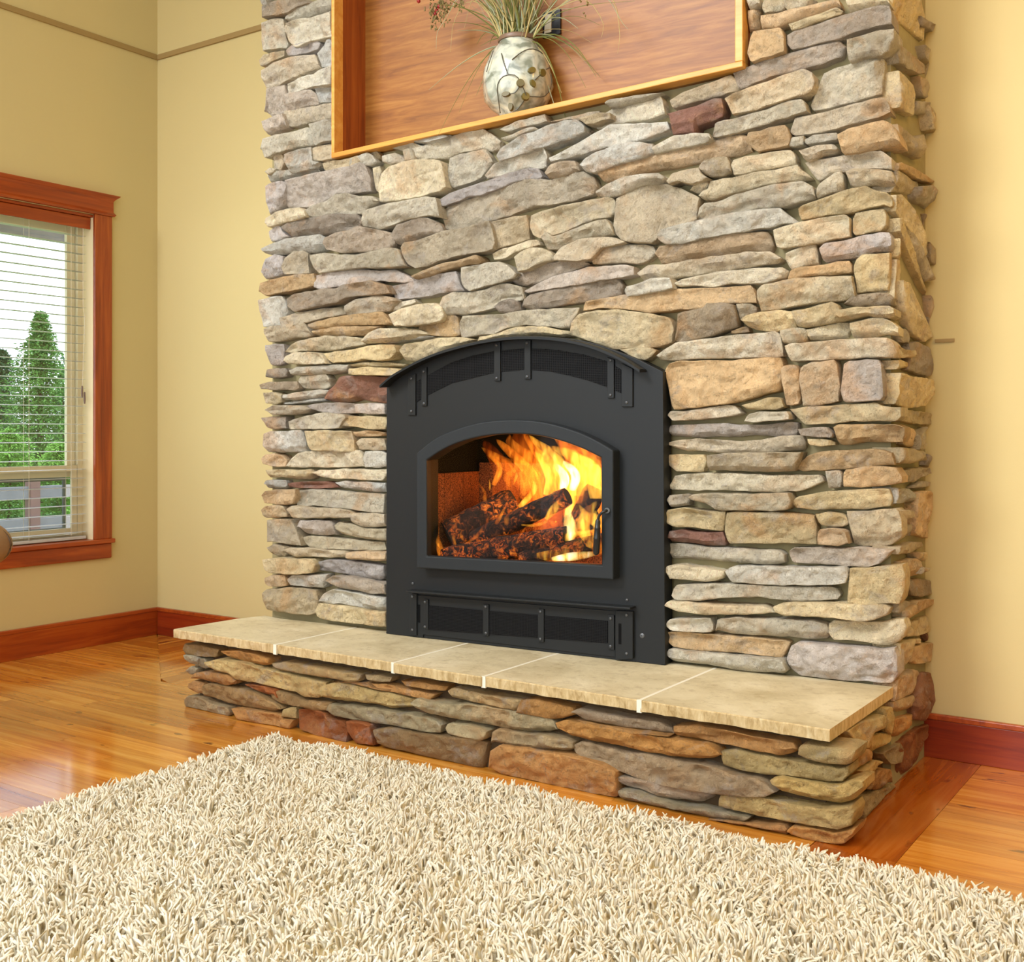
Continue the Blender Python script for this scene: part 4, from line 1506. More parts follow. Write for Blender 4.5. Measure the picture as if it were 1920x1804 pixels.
# hearth core and slabs
bm = box_bm(-4.02, SX - 0.06, HY + 0.055, FA.y + 0.5 - 0.02, 0.0, 0.318)
obj('mortar', bm, M['hearthmortar'], hearth)
SLZ1 = HTOP
SLZ0 = 0.323


def slab_front_x(px, py):
    r = ray(px, py)
    t = (SLZ1 - EYE) / r.z
    return EYEV.x + r.x * t, EYEV.y + r.y * t


js = [slab_front_x(*p) for p in ((325, 1180), (511, 1210), (733, 1244), (893, 1273), (1192, 1316), (1557, 1367))]
SYF = 3.292
xs_ = [j[0] for j in js]
for i in range(5):
    xa, xb = xs_[i] + (0.0055 if i else 0), xs_[i + 1] - (0.0055 if i < 4 else 0)
    yf = SYF + (0.0, 0.004, -0.006, 0.004, 0.0)[i]
    def yb(x):
        t_ = (x - FA.x) / (FB.x - FA.x)
        return FA.y + (FB.y - FA.y) * t_ + 0.03
    bm = bmesh.new()
    # top outline with a slightly wavering split front edge
    nfx = max(6, int((xb - xa) / 0.03))
    r_ = random.Random(40 + i)
    front = [(xa + (xb - xa) * k / nfx, yf + r_.uniform(-0.003, 0.003)) for k in range(nfx + 1)]
    if i == 0:
        outline = front + [(xb, yb(xb)), (FA.x + 0.1, yb(FA.x)), (FA.x - 0.03, yb(FA.x) + 0.02), (xa + 0.02, yb(FA.x) - 0.12), (xa, yf + 0.06)]
    else:
        outline = front + [(xb, yb(min(xb, FB.x))), (xa, yb(xa))]
    n = len(outline)
    top = [bm.verts.new((x, y, SLZ1)) for x, y in outline]
    lip = [bm.verts.new((x, y - (0.003 if k <= nfx else 0), SLZ1 - 0.004)) for k, (x, y) in enumerate(outline)]
    low = [bm.verts.new((x, y - (r_.uniform(-0.002, 0.006) if k <= nfx else 0), SLZ0)) for k, (x, y) in enumerate(outline)]
    bm.faces.new(top)
    for A_, B_ in ((top, lip), (lip, low)):
        for k in range(n):
            f = bm.faces.new((A_[k], A_[(k + 1) % n], B_[(k + 1) % n], B_[k]))
            f.material_index = 1
    bm.faces.new(list(reversed(low)))
    obj('slab', bm, [M['slab'], M['slabedge']], hearth)
# grout lines between the slabs
for i in range(1, 5):
    x = xs_[i]
    t_ = (x - FA.x) / (FB.x - FA.x)
    y1 = FA.y + (FB.y - FA.y) * t_
    bm = box_bm(x - 0.006, x + 0.006, SYF - 0.001, y1 + 0.02, SLZ0, SLZ1 + 0.0006)
    box_bm(x - 0.009, x + 0.009, SYF - 0.005, SYF + 0.003, SLZ0 - 0.004, SLZ1 + 0.001, bm)
    obj('grout', bm, M['grout'], hearth)

# ------------------------------------------------------------------ wood-burning insert
ins = tag(empty('fireplace_insert', PF.at(PF.loc(985, 1220)[0], HTOP, 0.03)), 'black steel wood burning fireplace insert with arched glass door set in the stone', 'fireplace insert')


def c4(pts):
    return [(700 + x / 2.733, 600 + y / 2.733) for x, y in pts]


def c5(pts):
    return [(760 + x / 4.364, 770 + y / 4.364) for x, y in pts]


def smooth_px(pts, n):
    return [(p.x, p.y) for p in catmull([(x, y, 0) for x, y in pts], n)]


OP = 0.046                                           # plate face in front of the chimney plane
arch = smooth_px([(725, 727), (757, 701), (817, 667), (880, 646), (940, 634), (1000, 630), (1060, 634), (1110, 643), (1161, 660), (1200, 676), (1243, 697)], 40)
plate_o = [PF.loc(x, y, OP) for x, y in arch + [(1247, 1249.5), (724, 1189)]]
plate_o[-1] = (plate_o[-1][0], max(HTOP + 0.001, plate_o[-1][1]))
plate_o[-2] = (plate_o[-2][0], max(HTOP + 0.001, plate_o[-2][1]))
hole_px = [(174, 408), (300, 325), (450, 258), (660, 208), (880, 193), (1080, 206), (1280, 253), (1450, 315), (1598, 388), (1603, 1262), (177, 1187)]
plate_i = [PF.loc(x, y, DO) for x, y in c5(hole_px)]
pcx = sum(a for a, z in plate_i) / len(plate_i)
pcz = sum(z for a, z in plate_i) / len(plate_i)
plate_i = [(pcx + (a - pcx) * 1.08, pcz + (z - pcz) * 1.07) for a, z in plate_i]
o = obj('face_plate', ring_bm(plate_o, plate_i, PF, -0.03, OP), M['steel'], ins)
bevel(o, 0.002)

# hood: arched visor
hood_line = smooth_px([(728, 722), (757, 699), (817, 668), (880, 648), (940, 636), (1000, 631.5), (1060, 635), (1110, 645), (1150, 659), (1185, 676), (1212, 693)], 44)
hz = [PF.loc(x, y, OP) for x, y in hood_line]
HP = OP + 0.065
bm = bmesh.new()
sect = []
for (a, z) in hz:
    sect.append([bm.verts.new(PF.at(a, zz, oo)) for zz, oo in ((z, OP - 0.004), (z, HP - 0.012), (z - 0.004, HP), (z - 0.014, HP), (z - 0.014, HP - 0.006), (z - 0.010, OP - 0.004))])
for A_, B_ in zip(sect, sect[1:]):
    for k in range(6):
        bm.faces.new((A_[k], B_[k], B_[(k + 1) % 6], A_[(k + 1) % 6]))
bm.faces.new(sect[0]); bm.faces.new(list(reversed(sect[-1])))
obj('hood', bm, M['steel'], ins, smooth=True, angle=40)


def grille(name, outline, off, step, parent):
    """recessed dark panel carrying a woven wire mesh (fine wires joined: too many to pick apart)"""
    az = [PF.loc(x, y, off) for x, y in outline]
    g = obj(name, prism_bm([PF.at(a, z, off) for a, z in az], [PF.at(a, z, off - 0.002) for a, z in az]), M['dark'], parent)
    poly = np.array(az)
    amin, amax = poly[:, 0].min(), poly[:, 0].max()
    bm = bmesh.new()
    a = amin + step / 2
    A, B = poly, np.roll(poly, -1, axis=0)
    def span(v, ax):
        ys = []
        for p, q in zip(A, B):
            if (p[ax] - v) * (q[ax] - v) <= 0 and abs(p[ax] - q[ax]) > 1e-9:
                t = (v - p[ax]) / (q[ax] - p[ax])
                ys.append(p[1 - ax] + t * (q[1 - ax] - p[1 - ax]))
        return sorted(ys)
    wv = 0.0011
    while a < amax:
        s = span(a, 0)
        if len(s) >= 2:
            prism_bm([PF.at(a - wv, s[0], off + 0.002), PF.at(a + wv, s[0], off + 0.002), PF.at(a + wv, s[-1], off + 0.002), PF.at(a - wv, s[-1], off + 0.002)],
                     [PF.at(a - wv, s[0], off), PF.at(a + wv, s[0], off), PF.at(a + wv, s[-1], off), PF.at(a - wv, s[-1], off)], bm)
        a += step
    z = poly[:, 1].min() + step / 2
    while z < poly[:, 1].max():
        s = span(z, 1)
        for k in range(0, len(s) - 1, 2):
            prism_bm([PF.at(s[k], z - wv, off + 0.003), PF.at(s[k + 1], z - wv, off + 0.003), PF.at(s[k + 1], z + wv, off + 0.003), PF.at(s[k], z + wv, off + 0.003)],
                     [PF.at(s[k], z - wv, off + 0.001), PF.at(s[k + 1], z - wv, off + 0.001), PF.at(s[k + 1], z + wv, off + 0.001), PF.at(s[k], z + wv, off + 0.001)], bm)
        z += step * 0.8
    wm = obj('wire_mesh', bm, M['mesh'], g, fix=False)
    wm['kind'] = 'stuff'
    return g


top_arc = [(275, 285), (400, 218), (510, 182), (620, 160), (770, 146), (860, 147), (950, 155), (1080, 177), (1200, 212), (1240, 236)]
bot_arc = [(1270, 375), (1200, 345), (1100, 310), (1000, 284), (900, 263), (770, 255), (620, 270), (400, 325), (275, 388), (218, 424)]
g_up = grille('upper_grille', c4([(215, 318)] + top_arc + [(1270, 254)] + bot_arc), OP + 0.001, 0.0085, ins)


def strap(pts, o1=None, sub=ins):
    o1 = o1 or OP + 0.009
    return prism('strap', PF, c4(pts), OP - 0.002, o1, M['steel'], sub, 0.0015)


def bolt(x, y, off, r=0.0058):
    a, z = PF.loc(700 + x / 2.733, 600 + y / 2.733, off)
    bm = bmesh.new()
    rings = []
    for rr, oo in ((r, 0), (r, 0.002), (r * 0.72, 0.0042), (r * 0.34, 0.0046), (r * 0.30, 0.002)):
        rings.append([bm.verts.new(PF.at(a + rr * math.cos(t), z + rr * math.sin(t), off + oo)) for t in (2 * math.pi * k / 10 for k in range(10))])
    for A_, B_ in zip(rings, rings[1:]):
        for k in range(10):
            bm.faces.new((A_[k], A_[(k + 1) % 10], B_[(k + 1) % 10], B_[k]))
    bm.faces.new(rings[-1])
    return obj('bolt', bm, M['bolt'], ins, smooth=True, angle=50)


for pts in ([(176, 292), (215, 274), (215, 488), (176, 488)], [(246, 254), (272, 240), (272, 440), (246, 440)],
            [(618, 118), (650, 112), (650, 312), (618, 312)], [(773, 104), (805, 103), (805, 303), (773, 303)],
            [(1198, 190), (1232, 202), (1232, 400), (1198, 400)], [(1272, 222), (1328, 250), (1328, 445), (1272, 445)]):
    strap(pts)
for x, y in ((195, 468), (194, 300), (260, 428), (258, 264), (632, 298), (631, 129), (788, 290), (787, 118), (1215, 385), (1215, 206), (1298, 423)):
    bolt(x, y, OP + 0.009)

# door
door_front = c5([(90, 350)]) + smooth_px(c5([(90, 350), (240, 230), (420, 150), (640, 92), (900, 75), (1150, 98), (1400, 170), (1570, 248), (1700, 325)]), 30)[1:-1] + c5([(1700, 325), (1700, 1385), (90, 1290)])
door_in = c5([(172, 405)]) + smooth_px(c5([(172, 405), (300, 322), (450, 255), (660, 205), (880, 190), (1080, 203), (1280, 250), (1450, 312), (1600, 385)]), 30)[1:-1] + c5([(1600, 385), (1605, 1265), (175, 1190)])
do_ = [PF.loc(x, y, DO) for x, y in door_front]
di_ = [PF.loc(x, y, DO) for x, y in door_in]
door = obj('door', ring_bm(do_, di_, PF, OP - 0.004, DO, DO - 0.035), M['cast'], ins)
bevel(door, 0.006, 3, 50)
gp = [PF.at(a, z, DO - 0.022) for a, z in di_]
cen = PF.at(sum(a for a, z in di_) / len(di_), sum(z for a, z in di_) / len(di_), DO - 0.022)
gp2 = [cen + (p - cen) * 1.01 for p in gp]
obj('glass_pane', prism_bm(gp2, [p - FN * 0.004 for p in gp2]), M['stoveglass'], door)
# handle
hp = [PF.px(1138, 957.5, DO + 0.004), PF.px(1136, 958, DO + 0.02), PF.px(1129, 961, DO + 0.026), PF.px(1123, 968, DO + 0.026), PF.px(1121, 978, DO + 0.026)]
hd = obj('handle', tube_bm(catmull(hp, 16), 0.0055, 10), M['grip'], door, smooth=True, angle=50)
obj('pivot_boss', tube_bm([PF.px(1138, 957.5, DO - 0.001), PF.px(1138, 957.5, DO + 0.012)], 0.011, 14), M['bolt'], door, smooth=True, angle=40)
gpnts = [PF.px(1121 - 3.5 * t, 974 + 67 * t, DO + 0.026) for t in (0, .04, .05, .22, .24, .26, .5, .53, .56, .9, .97, 1.0)]
obj('spring_grip', tube_bm(gpnts, [0.006, 0.009, 0.0095, 0.0105, 0.0125, 0.0115, 0.0125, 0.0145, 0.0128, 0.0128, 0.010, 0.004], 14), M['grip'], hd, smooth=True, angle=60)

# lower shelf lip, louvre panel, straps
prism('lower_panel', PF, c4([(222, 1410), (1240, 1492), (1240, 1728), (255, 1612), (255, 1628), (222, 1622)]), OP - 0.002, OP + 0.006, M['steel'], ins, 0.001)
lip = c4([(170, 1386), (1318, 1474), (1318, 1484), (170, 1396)])
prism('shelf_lip', PF, lip, OP - 0.002, OP + 0.055, M['steel'], ins, 0.0015, ref=OP + 0.05)
g_lo = grille('lower_grille', c4([(283, 1463), (1202, 1543), (1202, 1657), (283, 1588)]), OP + 0.007, 0.0075, ins)
for pts in ([(262, 1432), (280, 1434), (280, 1588), (262, 1586)], [(562, 1457), (590, 1459), (590, 1620), (562, 1617)],
            [(843, 1481), (873, 1483), (873, 1652), (843, 1649)], [(1203, 1513), (1233, 1515), (1233, 1692), (1203, 1688)],
            [(186, 1402), (221, 1405), (221, 1618), (186, 1614)]):
    strap(pts, OP + 0.014)
br = prism('side_bracket', PF, c4([(1240, 1490), (1329, 1494), (1329, 1736), (1240, 1744)]), OP - 0.002, OP + 0.016, M['steel'], ins, 0.0015)
prism('slot', PF, c4([(1256, 1555), (1271, 1556), (1271, 1663), (1256, 1661)]), OP + 0.0155, OP + 0.0165, M['dark'], br)
prism('slot', PF, c4([(228, 1458), (240, 1459), (240, 1552), (228, 1550)]), OP + 0.0055, OP + 0.0066, M['dark'], ins)
for x, y, oo in ((203, 1350, 0), (200, 1418, .014), (200, 1588, .014), (265, 1445, .014), (265, 1572, .014), (576, 1470, .014), (577, 1605, .014), (856, 1495, .014), (856, 1635, .014),
                 (1216, 1530, .014), (1216, 1672, .014), (1298, 1512, .016), (1298, 1710, .016), (1300, 1435, 0)):
    bolt(x, y, OP + oo)
bolt(1378, 1618, OP, 0.010)

# fire chamber: brick lining in single bricks, steel above
DEP = -0.40
ca0, ca1, cz0 = CA0 + 0.012, CA1 + 0.02, CZ0 - 0.012
zb = PF.loc(815, 893, 0.0)[1]
ztp = CZT + 0.025


def cbox(name, a0, a1, z0, z1, o0, o1, m, parent=ins):
    pts = [(a0, z0), (a1, z0), (a1, z1), (a0, z1)]
    return obj(name, prism_bm([PF.at(a, z, o1) for a, z in pts], [PF.at(a, z, o0) for a, z in pts]), m, parent)


cbox('chamber_floor', ca0 - .02, ca1 + .02, cz0 - 0.02, cz0, DEP, OP - 0.002, M['brick'])
cbox('chamber_roof', ca0 - .02, ca1 + .02, ztp, ztp + 0.02, DEP, OP - 0.002, M['dark'])
cbox('chamber_wall', ca0 - .03, ca0 - 0.012, cz0 - .02, ztp + .02, DEP, OP - 0.002, M['dark'])
cbox('chamber_wall', ca1 + .012, ca1 + 0.03, cz0 - .02, ztp + .02, DEP, OP - 0.002, M['dark'])
cbox('chamber_back', ca0 - .03, ca1 + 0.03, cz0 - .02, ztp + .02, DEP - 0.02, DEP, M['dark'])
for k, (o0, o1) in enumerate(((DEP + 0.002, DEP + 0.155), (DEP + 0.158, DEP + 0.31), (DEP + 0.313, OP - 0.006))):
    cbox('fire_brick', ca0 - 0.012, ca0 + 0.012, cz0, zb + 0.01, o0, o1, M['brick'])
    cbox('fire_brick', ca1 - 0.012, ca1 + 0.012, cz0, zb + 0.01, o0, o1, M['brick'])
nb = 5
for k in range(nb):
    b0 = ca0 + 0.014 + (ca1 - ca0 - 0.028) * k / nb
    b1 = ca0 + 0.014 + (ca1 - ca0 - 0.028) * (k + 1) / nb - 0.003
    cbox('fire_brick', b0, b1, cz0, zb + 0.05, DEP + 0.001, DEP + 0.025, M['brick'])


def cpx(x, y, off):
    return PF.px(760 + x / 4.364, 770 + y / 4.364, off)


def make_log(label, x0, y0, x1, y1, rpx, off0, off1, seed):
    p0, p1 = cpx(x0, y0, off0), cpx(x1, y1, off1)
    d = (p0 - EYEV).length
    R = rpx / 4.364 * d / FPX
    r_ = random.Random(seed)
    ax = (p1 - p0).normalized()
    u = ax.cross(Vector((0, 0, 1))).normalized()
    v = ax.cross(u).normalized()
    L = (p1 - p0).length
    nl, ns_ = max(10, int(L / 0.02)), 22
    off = Vector((r_.uniform(0, 90), r_.uniform(0, 90), 0))
    bm = bmesh.new()
    rings = []
    for i in range(nl + 1):
        s = i / nl
        c = p0 + ax * L * s
        rg = []
        for k in range(ns_):
            t = 2 * math.pi * k / ns_
            q = Vector((math.cos(t) * 2.2, math.sin(t) * 2.2, s * L * 12)) + off
            rr = R * (1 + 0.12 * mnoise.noise(q * 0.8) + 0.10 * mnoise.noise(q * 2.4)) * (0.94 if i in (0, nl) else 1)
            rg.append(bm.verts.new(c + (u * math.cos(t) + v * math.sin(t)) * rr))
        rings.append(rg)
    for A_, B_ in zip(rings, rings[1:]):
        for k in range(ns_):
            bm.faces.new((A_[k], A_[(k + 1) % ns_], B_[(k + 1) % ns_], B_[k]))
    for rg in (rings[0], rings[-1]):
        bm.faces.new(rg).material_index = 1
    o = obj('firewood_log', bm, [M['log'], M['logend']], None, smooth=True, angle=60)
    return tag(o, label, 'log', 'logs burning in the insert')


make_log('thick charred log lying at the left of the fire with its dark round end showing', 350, 1030, 900, 760, 135, -0.06, -0.26, 1)
make_log('long dark log leaning up across the middle of the fire', 560, 1060, 1330, 700, 78, -0.07, -0.14, 2)
make_log('glowing lower log lying in front along the chamber floor', 330, 1210, 1330, 1040, 95, -0.02, -0.05, 3)
make_log('low burning log at the bottom right of the fire', 950, 1215, 1640, 1060, 60, 0.0, -0.06, 4)
make_log('short split log standing behind at the right side of the fire', 1430, 900, 1560, 640, 90, -0.22, -0.27, 5)
make_log('scorched log end glowing orange below the right chunk', 1330, 960, 1560, 860, 95, -0.16, -0.18, 6)

fire = tag(empty('fire', cpx(900, 1180, -0.1)), 'bright orange and yellow flames rising from the logs behind the arched glass', 'fire')


def flame(kind, pts, wpx, off=-0.12, doff=-0.05, n=16):
    P = smooth_px(pts, n)
    w3 = []
    rad = []
    m = len(P) - 1
    for i, (x, y) in enumerate(P):
        s = i / m
        p = cpx(x, y, off + doff * s)
        w3.append(p)
        prof = (0.35 + 0.65 * math.sin(math.pi * min(1, s * 1.6 + 0.08) * 0.62)) * (1 - s) ** 0.55 if s < 1 else 0.0
        rad.append(max(0.0008, wpx / 2 / 4.364 * 4.4 / FPX * prof * 2.5))
    bm = bmesh.new()
    sides = 10
    rings = []
    r_ = random.Random(len(pts) * 31 + int(pts[0][0]))
    ph = r_.uniform(0, 6)
    for i, p in enumerate(w3):
        d = (w3[min(i + 1, m)] - w3[max(i - 1, 0)]).normalized()
        y = FN.cross(d).normalized()
        x = d.cross(y).normalized()
        tw = ph + i / m * 1.5
        x2, y2 = x * math.cos(tw) + y * math.sin(tw), -x * math.sin(tw) + y * math.cos(tw)
        rings.append([bm.verts.new(p + (y2 * math.cos(t) * 1.0 + x2 * math.sin(t) * 0.55) * rad[i]) for t in (2 * math.pi * k / sides for k in range(sides))])
    for A_, B_ in zip(rings, rings[1:]):
        for k in range(sides):
            bm.faces.new((A_[k], A_[(k + 1) % sides], B_[(k + 1) % sides], B_[k]))
    bm.faces.new(list(reversed(rings[0]))); bm.faces.new(rings[-1])
    return obj('flame', bm, M['flame_' + kind], fire, smooth=True)


FL = [
    ('r', [(1150, 1000), (1150, 640), (1060, 380), (900, 150)], 330, -.34), ('r', [(1480, 1000), (1480, 600), (1400, 380), (1250, 150)], 330, -.34), ('r', [(800, 900), (820, 600), (760, 420), (640, 240)], 220, -.34),
    ('o', [(1380, 1000), (1420, 700), (1380, 420), (1200, 170)], 150, -.3), ('o', [(1590, 1000), (1580, 700), (1560, 420), (1380, 190)], 150, -.3),
    ('o', [(1100, 820), (1050, 560), (900, 380), (740, 230)], 110, -.3), ('o', [(1250, 760), (1200, 500), (1060, 320), (960, 170)], 110, -.28), ('y', [(1330, 900), (1350, 700), (1300, 480), (1130, 260)], 80, -.26),
    ('y', [(1500, 1080), (1450, 960), (1480, 850), (1570, 740)], 80, -.03), ('w', [(1300, 1110), (1360, 960), (1350, 840)], 60, -.04), ('o', [(520, 1185), (800, 1170), (1020, 1110)], 34, .01),
    ('o', [(285, 1190), (262, 1100), (246, 990)], 34, .0), ('y', [(1590, 980), (1560, 900), (1480, 860), (1420, 770)], 60, -.08), ('o', [(1560, 1180), (1580, 1080), (1560, 960)], 60, .0),
    ('o', [(1010, 780), (960, 600), (880, 480), (760, 400), (620, 300)], 90, -.2), ('o', [(1010, 780), (1000, 640), (960, 520), (850, 430), (700, 370)], 40, -.18),
    ('o', [(720, 610), (765, 520), (770, 450), (690, 370)], 60, -.22), ('y', [(735, 570), (780, 500), (755, 420)], 24, -.2),
    ('o', [(860, 640), (830, 540), (890, 500), (840, 420)], 40, -.2), ('y', [(880, 610), (905, 520), (850, 440)], 26, -.19),
    ('o', [(1160, 720), (1165, 560), (1080, 430), (950, 360), (860, 270), (850, 190)], 100, -.2),
    ('o', [(1100, 720), (1120, 600), (1040, 470), (950, 410)], 60, -.17), ('y', [(1150, 690), (1180, 560), (1130, 430), (1060, 320)], 75, -.2),
    ('y', [(1250, 660), (1260, 500), (1200, 380), (1100, 290), (1010, 200)], 95, -.2), ('w', [(1290, 650), (1300, 540), (1225, 430)], 80, -.2),
    ('w', [(1370, 650), (1390, 520), (1290, 410)], 80, -.22), ('y', [(1430, 700), (1440, 500), (1370, 380), (1180, 290)], 110, -.22),
    ('o', [(1500, 660), (1500, 450), (1420, 350), (1230, 250)], 120, -.24), ('y', [(1560, 720), (1560, 550), (1500, 430), (1360, 340)], 100, -.2),
    ('o', [(1600, 640), (1590, 480), (1500, 380)], 90, -.18), ('o', [(640, 790), (650, 680), (595, 585)], 26, -.14), ('y', [(690, 650), (692, 600), (685, 555)], 16, -.14),
    ('o', [(320, 1165), (255, 1040), (268, 940), (308, 865)], 30, -.005), ('y', [(330, 1155), (268, 1090), (252, 1010)], 14, .0),
    ('y', [(300, 1160), (380, 1140), (475, 1108)], 14, .01), ('o', [(490, 1095), (600, 1010), (660, 930), (692, 845)], 26, .0),
    ('o', [(412, 1110), (388, 990), (420, 910), (372, 825)], 24, .0), ('o', [(500, 1070), (455, 1020), (470, 960)], 20, .0),
    ('o', [(740, 930), (785, 850), (822, 790)], 34, -.04), ('o', [(825, 935), (838, 870), (900, 800)], 30, -.04), ('o', [(910, 1140), (940, 1030), (985, 955)], 36, .0),
    ('y', [(950, 935), (1050, 940), (1160, 905), (1040, 895)], 20, -.02), ('y', [(1150, 890), (1220, 800), (1275, 725)], 54, -.05),
    ('w', [(1270, 1065), (1340, 980), (1330, 830), (1365, 760)], 60, -.05), ('y', [(1280, 1050), (1400, 1010), (1550, 975)], 44, -.02),
    ('y', [(1440, 970), (1500, 880), (1570, 820)], 54, -.05), ('o', [(1420, 760), (1440, 650), (1490, 590)], 50, -.1),
    ('y', [(1080, 1190), (1250, 1180), (1400, 1100), (1570, 1050)], 64, .015), ('w', [(1200, 1215), (1400, 1190), (1590, 1165)], 50, .015),
    ('o', [(1100, 1130), (1260, 1060), (1420, 1010)], 40, .0), ('o', [(760, 1205), (830, 1190), (890, 1172)], 20, .02), ('y', [(930, 790), (980, 740), (1060, 640), (1030, 560)], 50, -.12),
    ('y', [(1500, 1120), (1545, 1000), (1585, 900)], 50, -.01), ('o', [(1180, 900), (1240, 940), (1290, 860)], 44, -.04),
]
for f in FL:
    flame(f[0], f[1], f[2], f[3])
pl_ = light('fire_glow', 'POINT', cpx(1150, 620, -0.2), (0, 0, 0), 5, (1.0, 0.36, 0.06), 0.06)

# ------------------------------------------------------------------ wood-lined niche with vase
niche = tag(empty('display_niche', PF.at(NI_BL[0], NI_BL[1], 0.0)), 'wood lined display niche recessed in the chimney above the insert', 'niche')
ND = -0.20
bl_, br_ = NI_BL, NI_BR
tl_, tr_ = NI_TL, NI_TR
RT = 0.022


def quadprism(name, pts, o0, o1, m, bev=0.0):
    o = obj(name, prism_bm([PF.at(a, z, o1) for a, z in pts], [PF.at(a, z, o0) for a, z in pts]), m, niche)
    return bevel(o, bev) if bev else o


def lerp2(p, q, t):
    return (p[0] + (q[0] - p[0]) * t, p[1] + (q[1] - p[1]) * t)


quadprism('edge_trim', [bl_, br_, (br_[0], br_[1] + RT), (bl_[0], bl_[1] + RT)], -0.03, 0.034, M['rail'], 0.003)
quadprism('edge_trim', [(bl_[0], bl_[1] + RT), (bl_[0] + 0.018, bl_[1] + RT), (tl_[0] + 0.018, tl_[1]), tl_], -0.03, 0.034, M['rail'], 0.003)
quadprism('edge_trim', [(br_[0] - 0.03, br_[1] + RT), (br_[0], br_[1] + RT), tr_, (tr_[0] - 0.03, tr_[1])], -0.03, 0.034, M['rail'], 0.003)
quadprism('edge_trim', [tl_, tr_, (tr_[0], tr_[1] + RT), (tl_[0], tl_[1] + RT)], -0.03, 0.034, M['rail'], 0.003)
quadprism('side_panel', [(bl_[0], bl_[1] + RT * .5), (bl_[0] + 0.014, bl_[1] + RT * .5), (tl_[0] + 0.014, tl_[1]), tl_], ND, -0.03, M['nichez'])
quadprism('side_panel', [(br_[0] - 0.02, br_[1] + RT * .5), br_, tr_, (tr_[0] - 0.02, tr_[1])], ND, -0.03, M['nichez'])
quadprism('back_panel', [bl_, br_, tr_, tl_], ND - 0.012, ND, M['niche'])
quadprism('floor_panel', [(bl_[0], bl_[1] + 0.002), (br_[0], br_[1] + 0.002), (br_[0], br_[1] + RT - 0.003), (bl_[0], bl_[1] + RT - 0.003)], ND, -0.03, M['niche'])
quadprism('top_panel', [(tl_[0], tl_[1] - .01), (tr_[0], tr_[1] - .01), tr_, tl_], ND, -0.03, M['niche'])

# outlet on the niche back
oa, oz = PF.loc(1035, 44, ND + 0.01)
outlet = tag(obj('power_outlet', prism_bm([PF.at(a, z, ND + 0.012) for a, z in [(oa - .045, oz - .055), (oa + .04, oz - .05), (oa + .04, oz + .055), (oa - .045, oz + .055)]],
                                          [PF.at(a, z, ND) for a, z in [(oa - .045, oz - .055), (oa + .04, oz - .05), (oa + .04, oz + .055), (oa - .045, oz + .055)]]), M['black']), 'black and white power outlet on the niche back behind the dried stems', 'outlet')
obj('socket_plate', prism_bm([PF.at(a, z, ND + 0.017) for a, z in [(oa - .034, oz - .04), (oa - .002, oz - .038), (oa + .0, oz + .04), (oa - .03, oz + .04)]],
                             [PF.at(a, z, ND + 0.011) for a, z in [(oa - .034, oz - .04), (oa - .002, oz - .038), (oa + .0, oz + .04), (oa - .03, oz + .04)]]), M['outletw'], outlet)

# vase
VO = -0.10
vc = PF.px(971, 140, VO)
vd = (vc.x * (-ST) + vc.y * CT)
k_ = vd / FPX
va = PF.loc(971, 140, VO)[0]
t_ = (va - bl_[0]) / (br_[0] - bl_[0])
vz0 = bl_[1] + (br_[1] - bl_[1]) * t_ + RT - 0.003


def vz(py):
    return PF.loc(971, py, VO)[1]


zb_ = vz0
prof = [(0.0, zb_), (30 * k_, zb_), (33 * k_, zb_ + 0.006), (36 * k_, vz(214)), (50 * k_, vz(203)), (60 * k_, vz(186)), (64 * k_, vz(166)), (64 * k_, vz(150)), (61 * k_, vz(132)), (54 * k_, vz(112)), (45 * k_, vz(96)), (37 * k_, vz(85)), (34 * k_, vz(80))]
bm = lathe_bm(prof, vc, 56)
for v in bm.verts:
    rad_ = Vector((v.co.x - vc.x, v.co.y - vc.y, 0))
    if rad_.length > 40 * k_:
        q = Vector((v.co.x - vc.x, v.co.y - vc.y, (v.co.z - vc.z) * 0.8)) * 22
        v.co += rad_.normalized() * (0.013 * mnoise.noise(q * 1.2) + 0.010 * abs(mnoise.noise(q * 2.3)))
vase = tag(obj('vase', bm, M['pearl'], None, smooth=True), 'round pearl glazed vase with olive leaf inlays standing in the niche', 'vase')
obj('rim', lathe_bm([(33 * k_, vz(81)), (37 * k_, vz(80)), (38 * k_, vz(76)), (36 * k_, vz(72)), (31 * k_, vz(72)), (30 * k_, vz(82))], vc, 40), M['rim'], vase, smooth=True, angle=60)


def on_vase(px, py, extra=0.004):
    """point on the vase front under a photo pixel"""
    r = ray(px, py).normalized()
    z = None
    t = (vc - EYEV).dot(r) - 0.2
    for _ in range(400):
        p = EYEV + r * t
        rr = math.hypot(p.x - vc.x, p.y - vc.y)
        R = 0
        for (r0, z0), (r1, z1) in zip(prof, prof[1:]):
            if min(z0, z1) <= p.z <= max(z0, z1) and abs(z1 - z0) > 1e-6:
                R = max(R, r0 + (r1 - r0) * (p.z - z0) / (z1 - z0))
        if rr <= R + extra:
            return p
        t += 0.001
    return EYEV + r * ((vc - EYEV).dot(r) - 60 * k_)


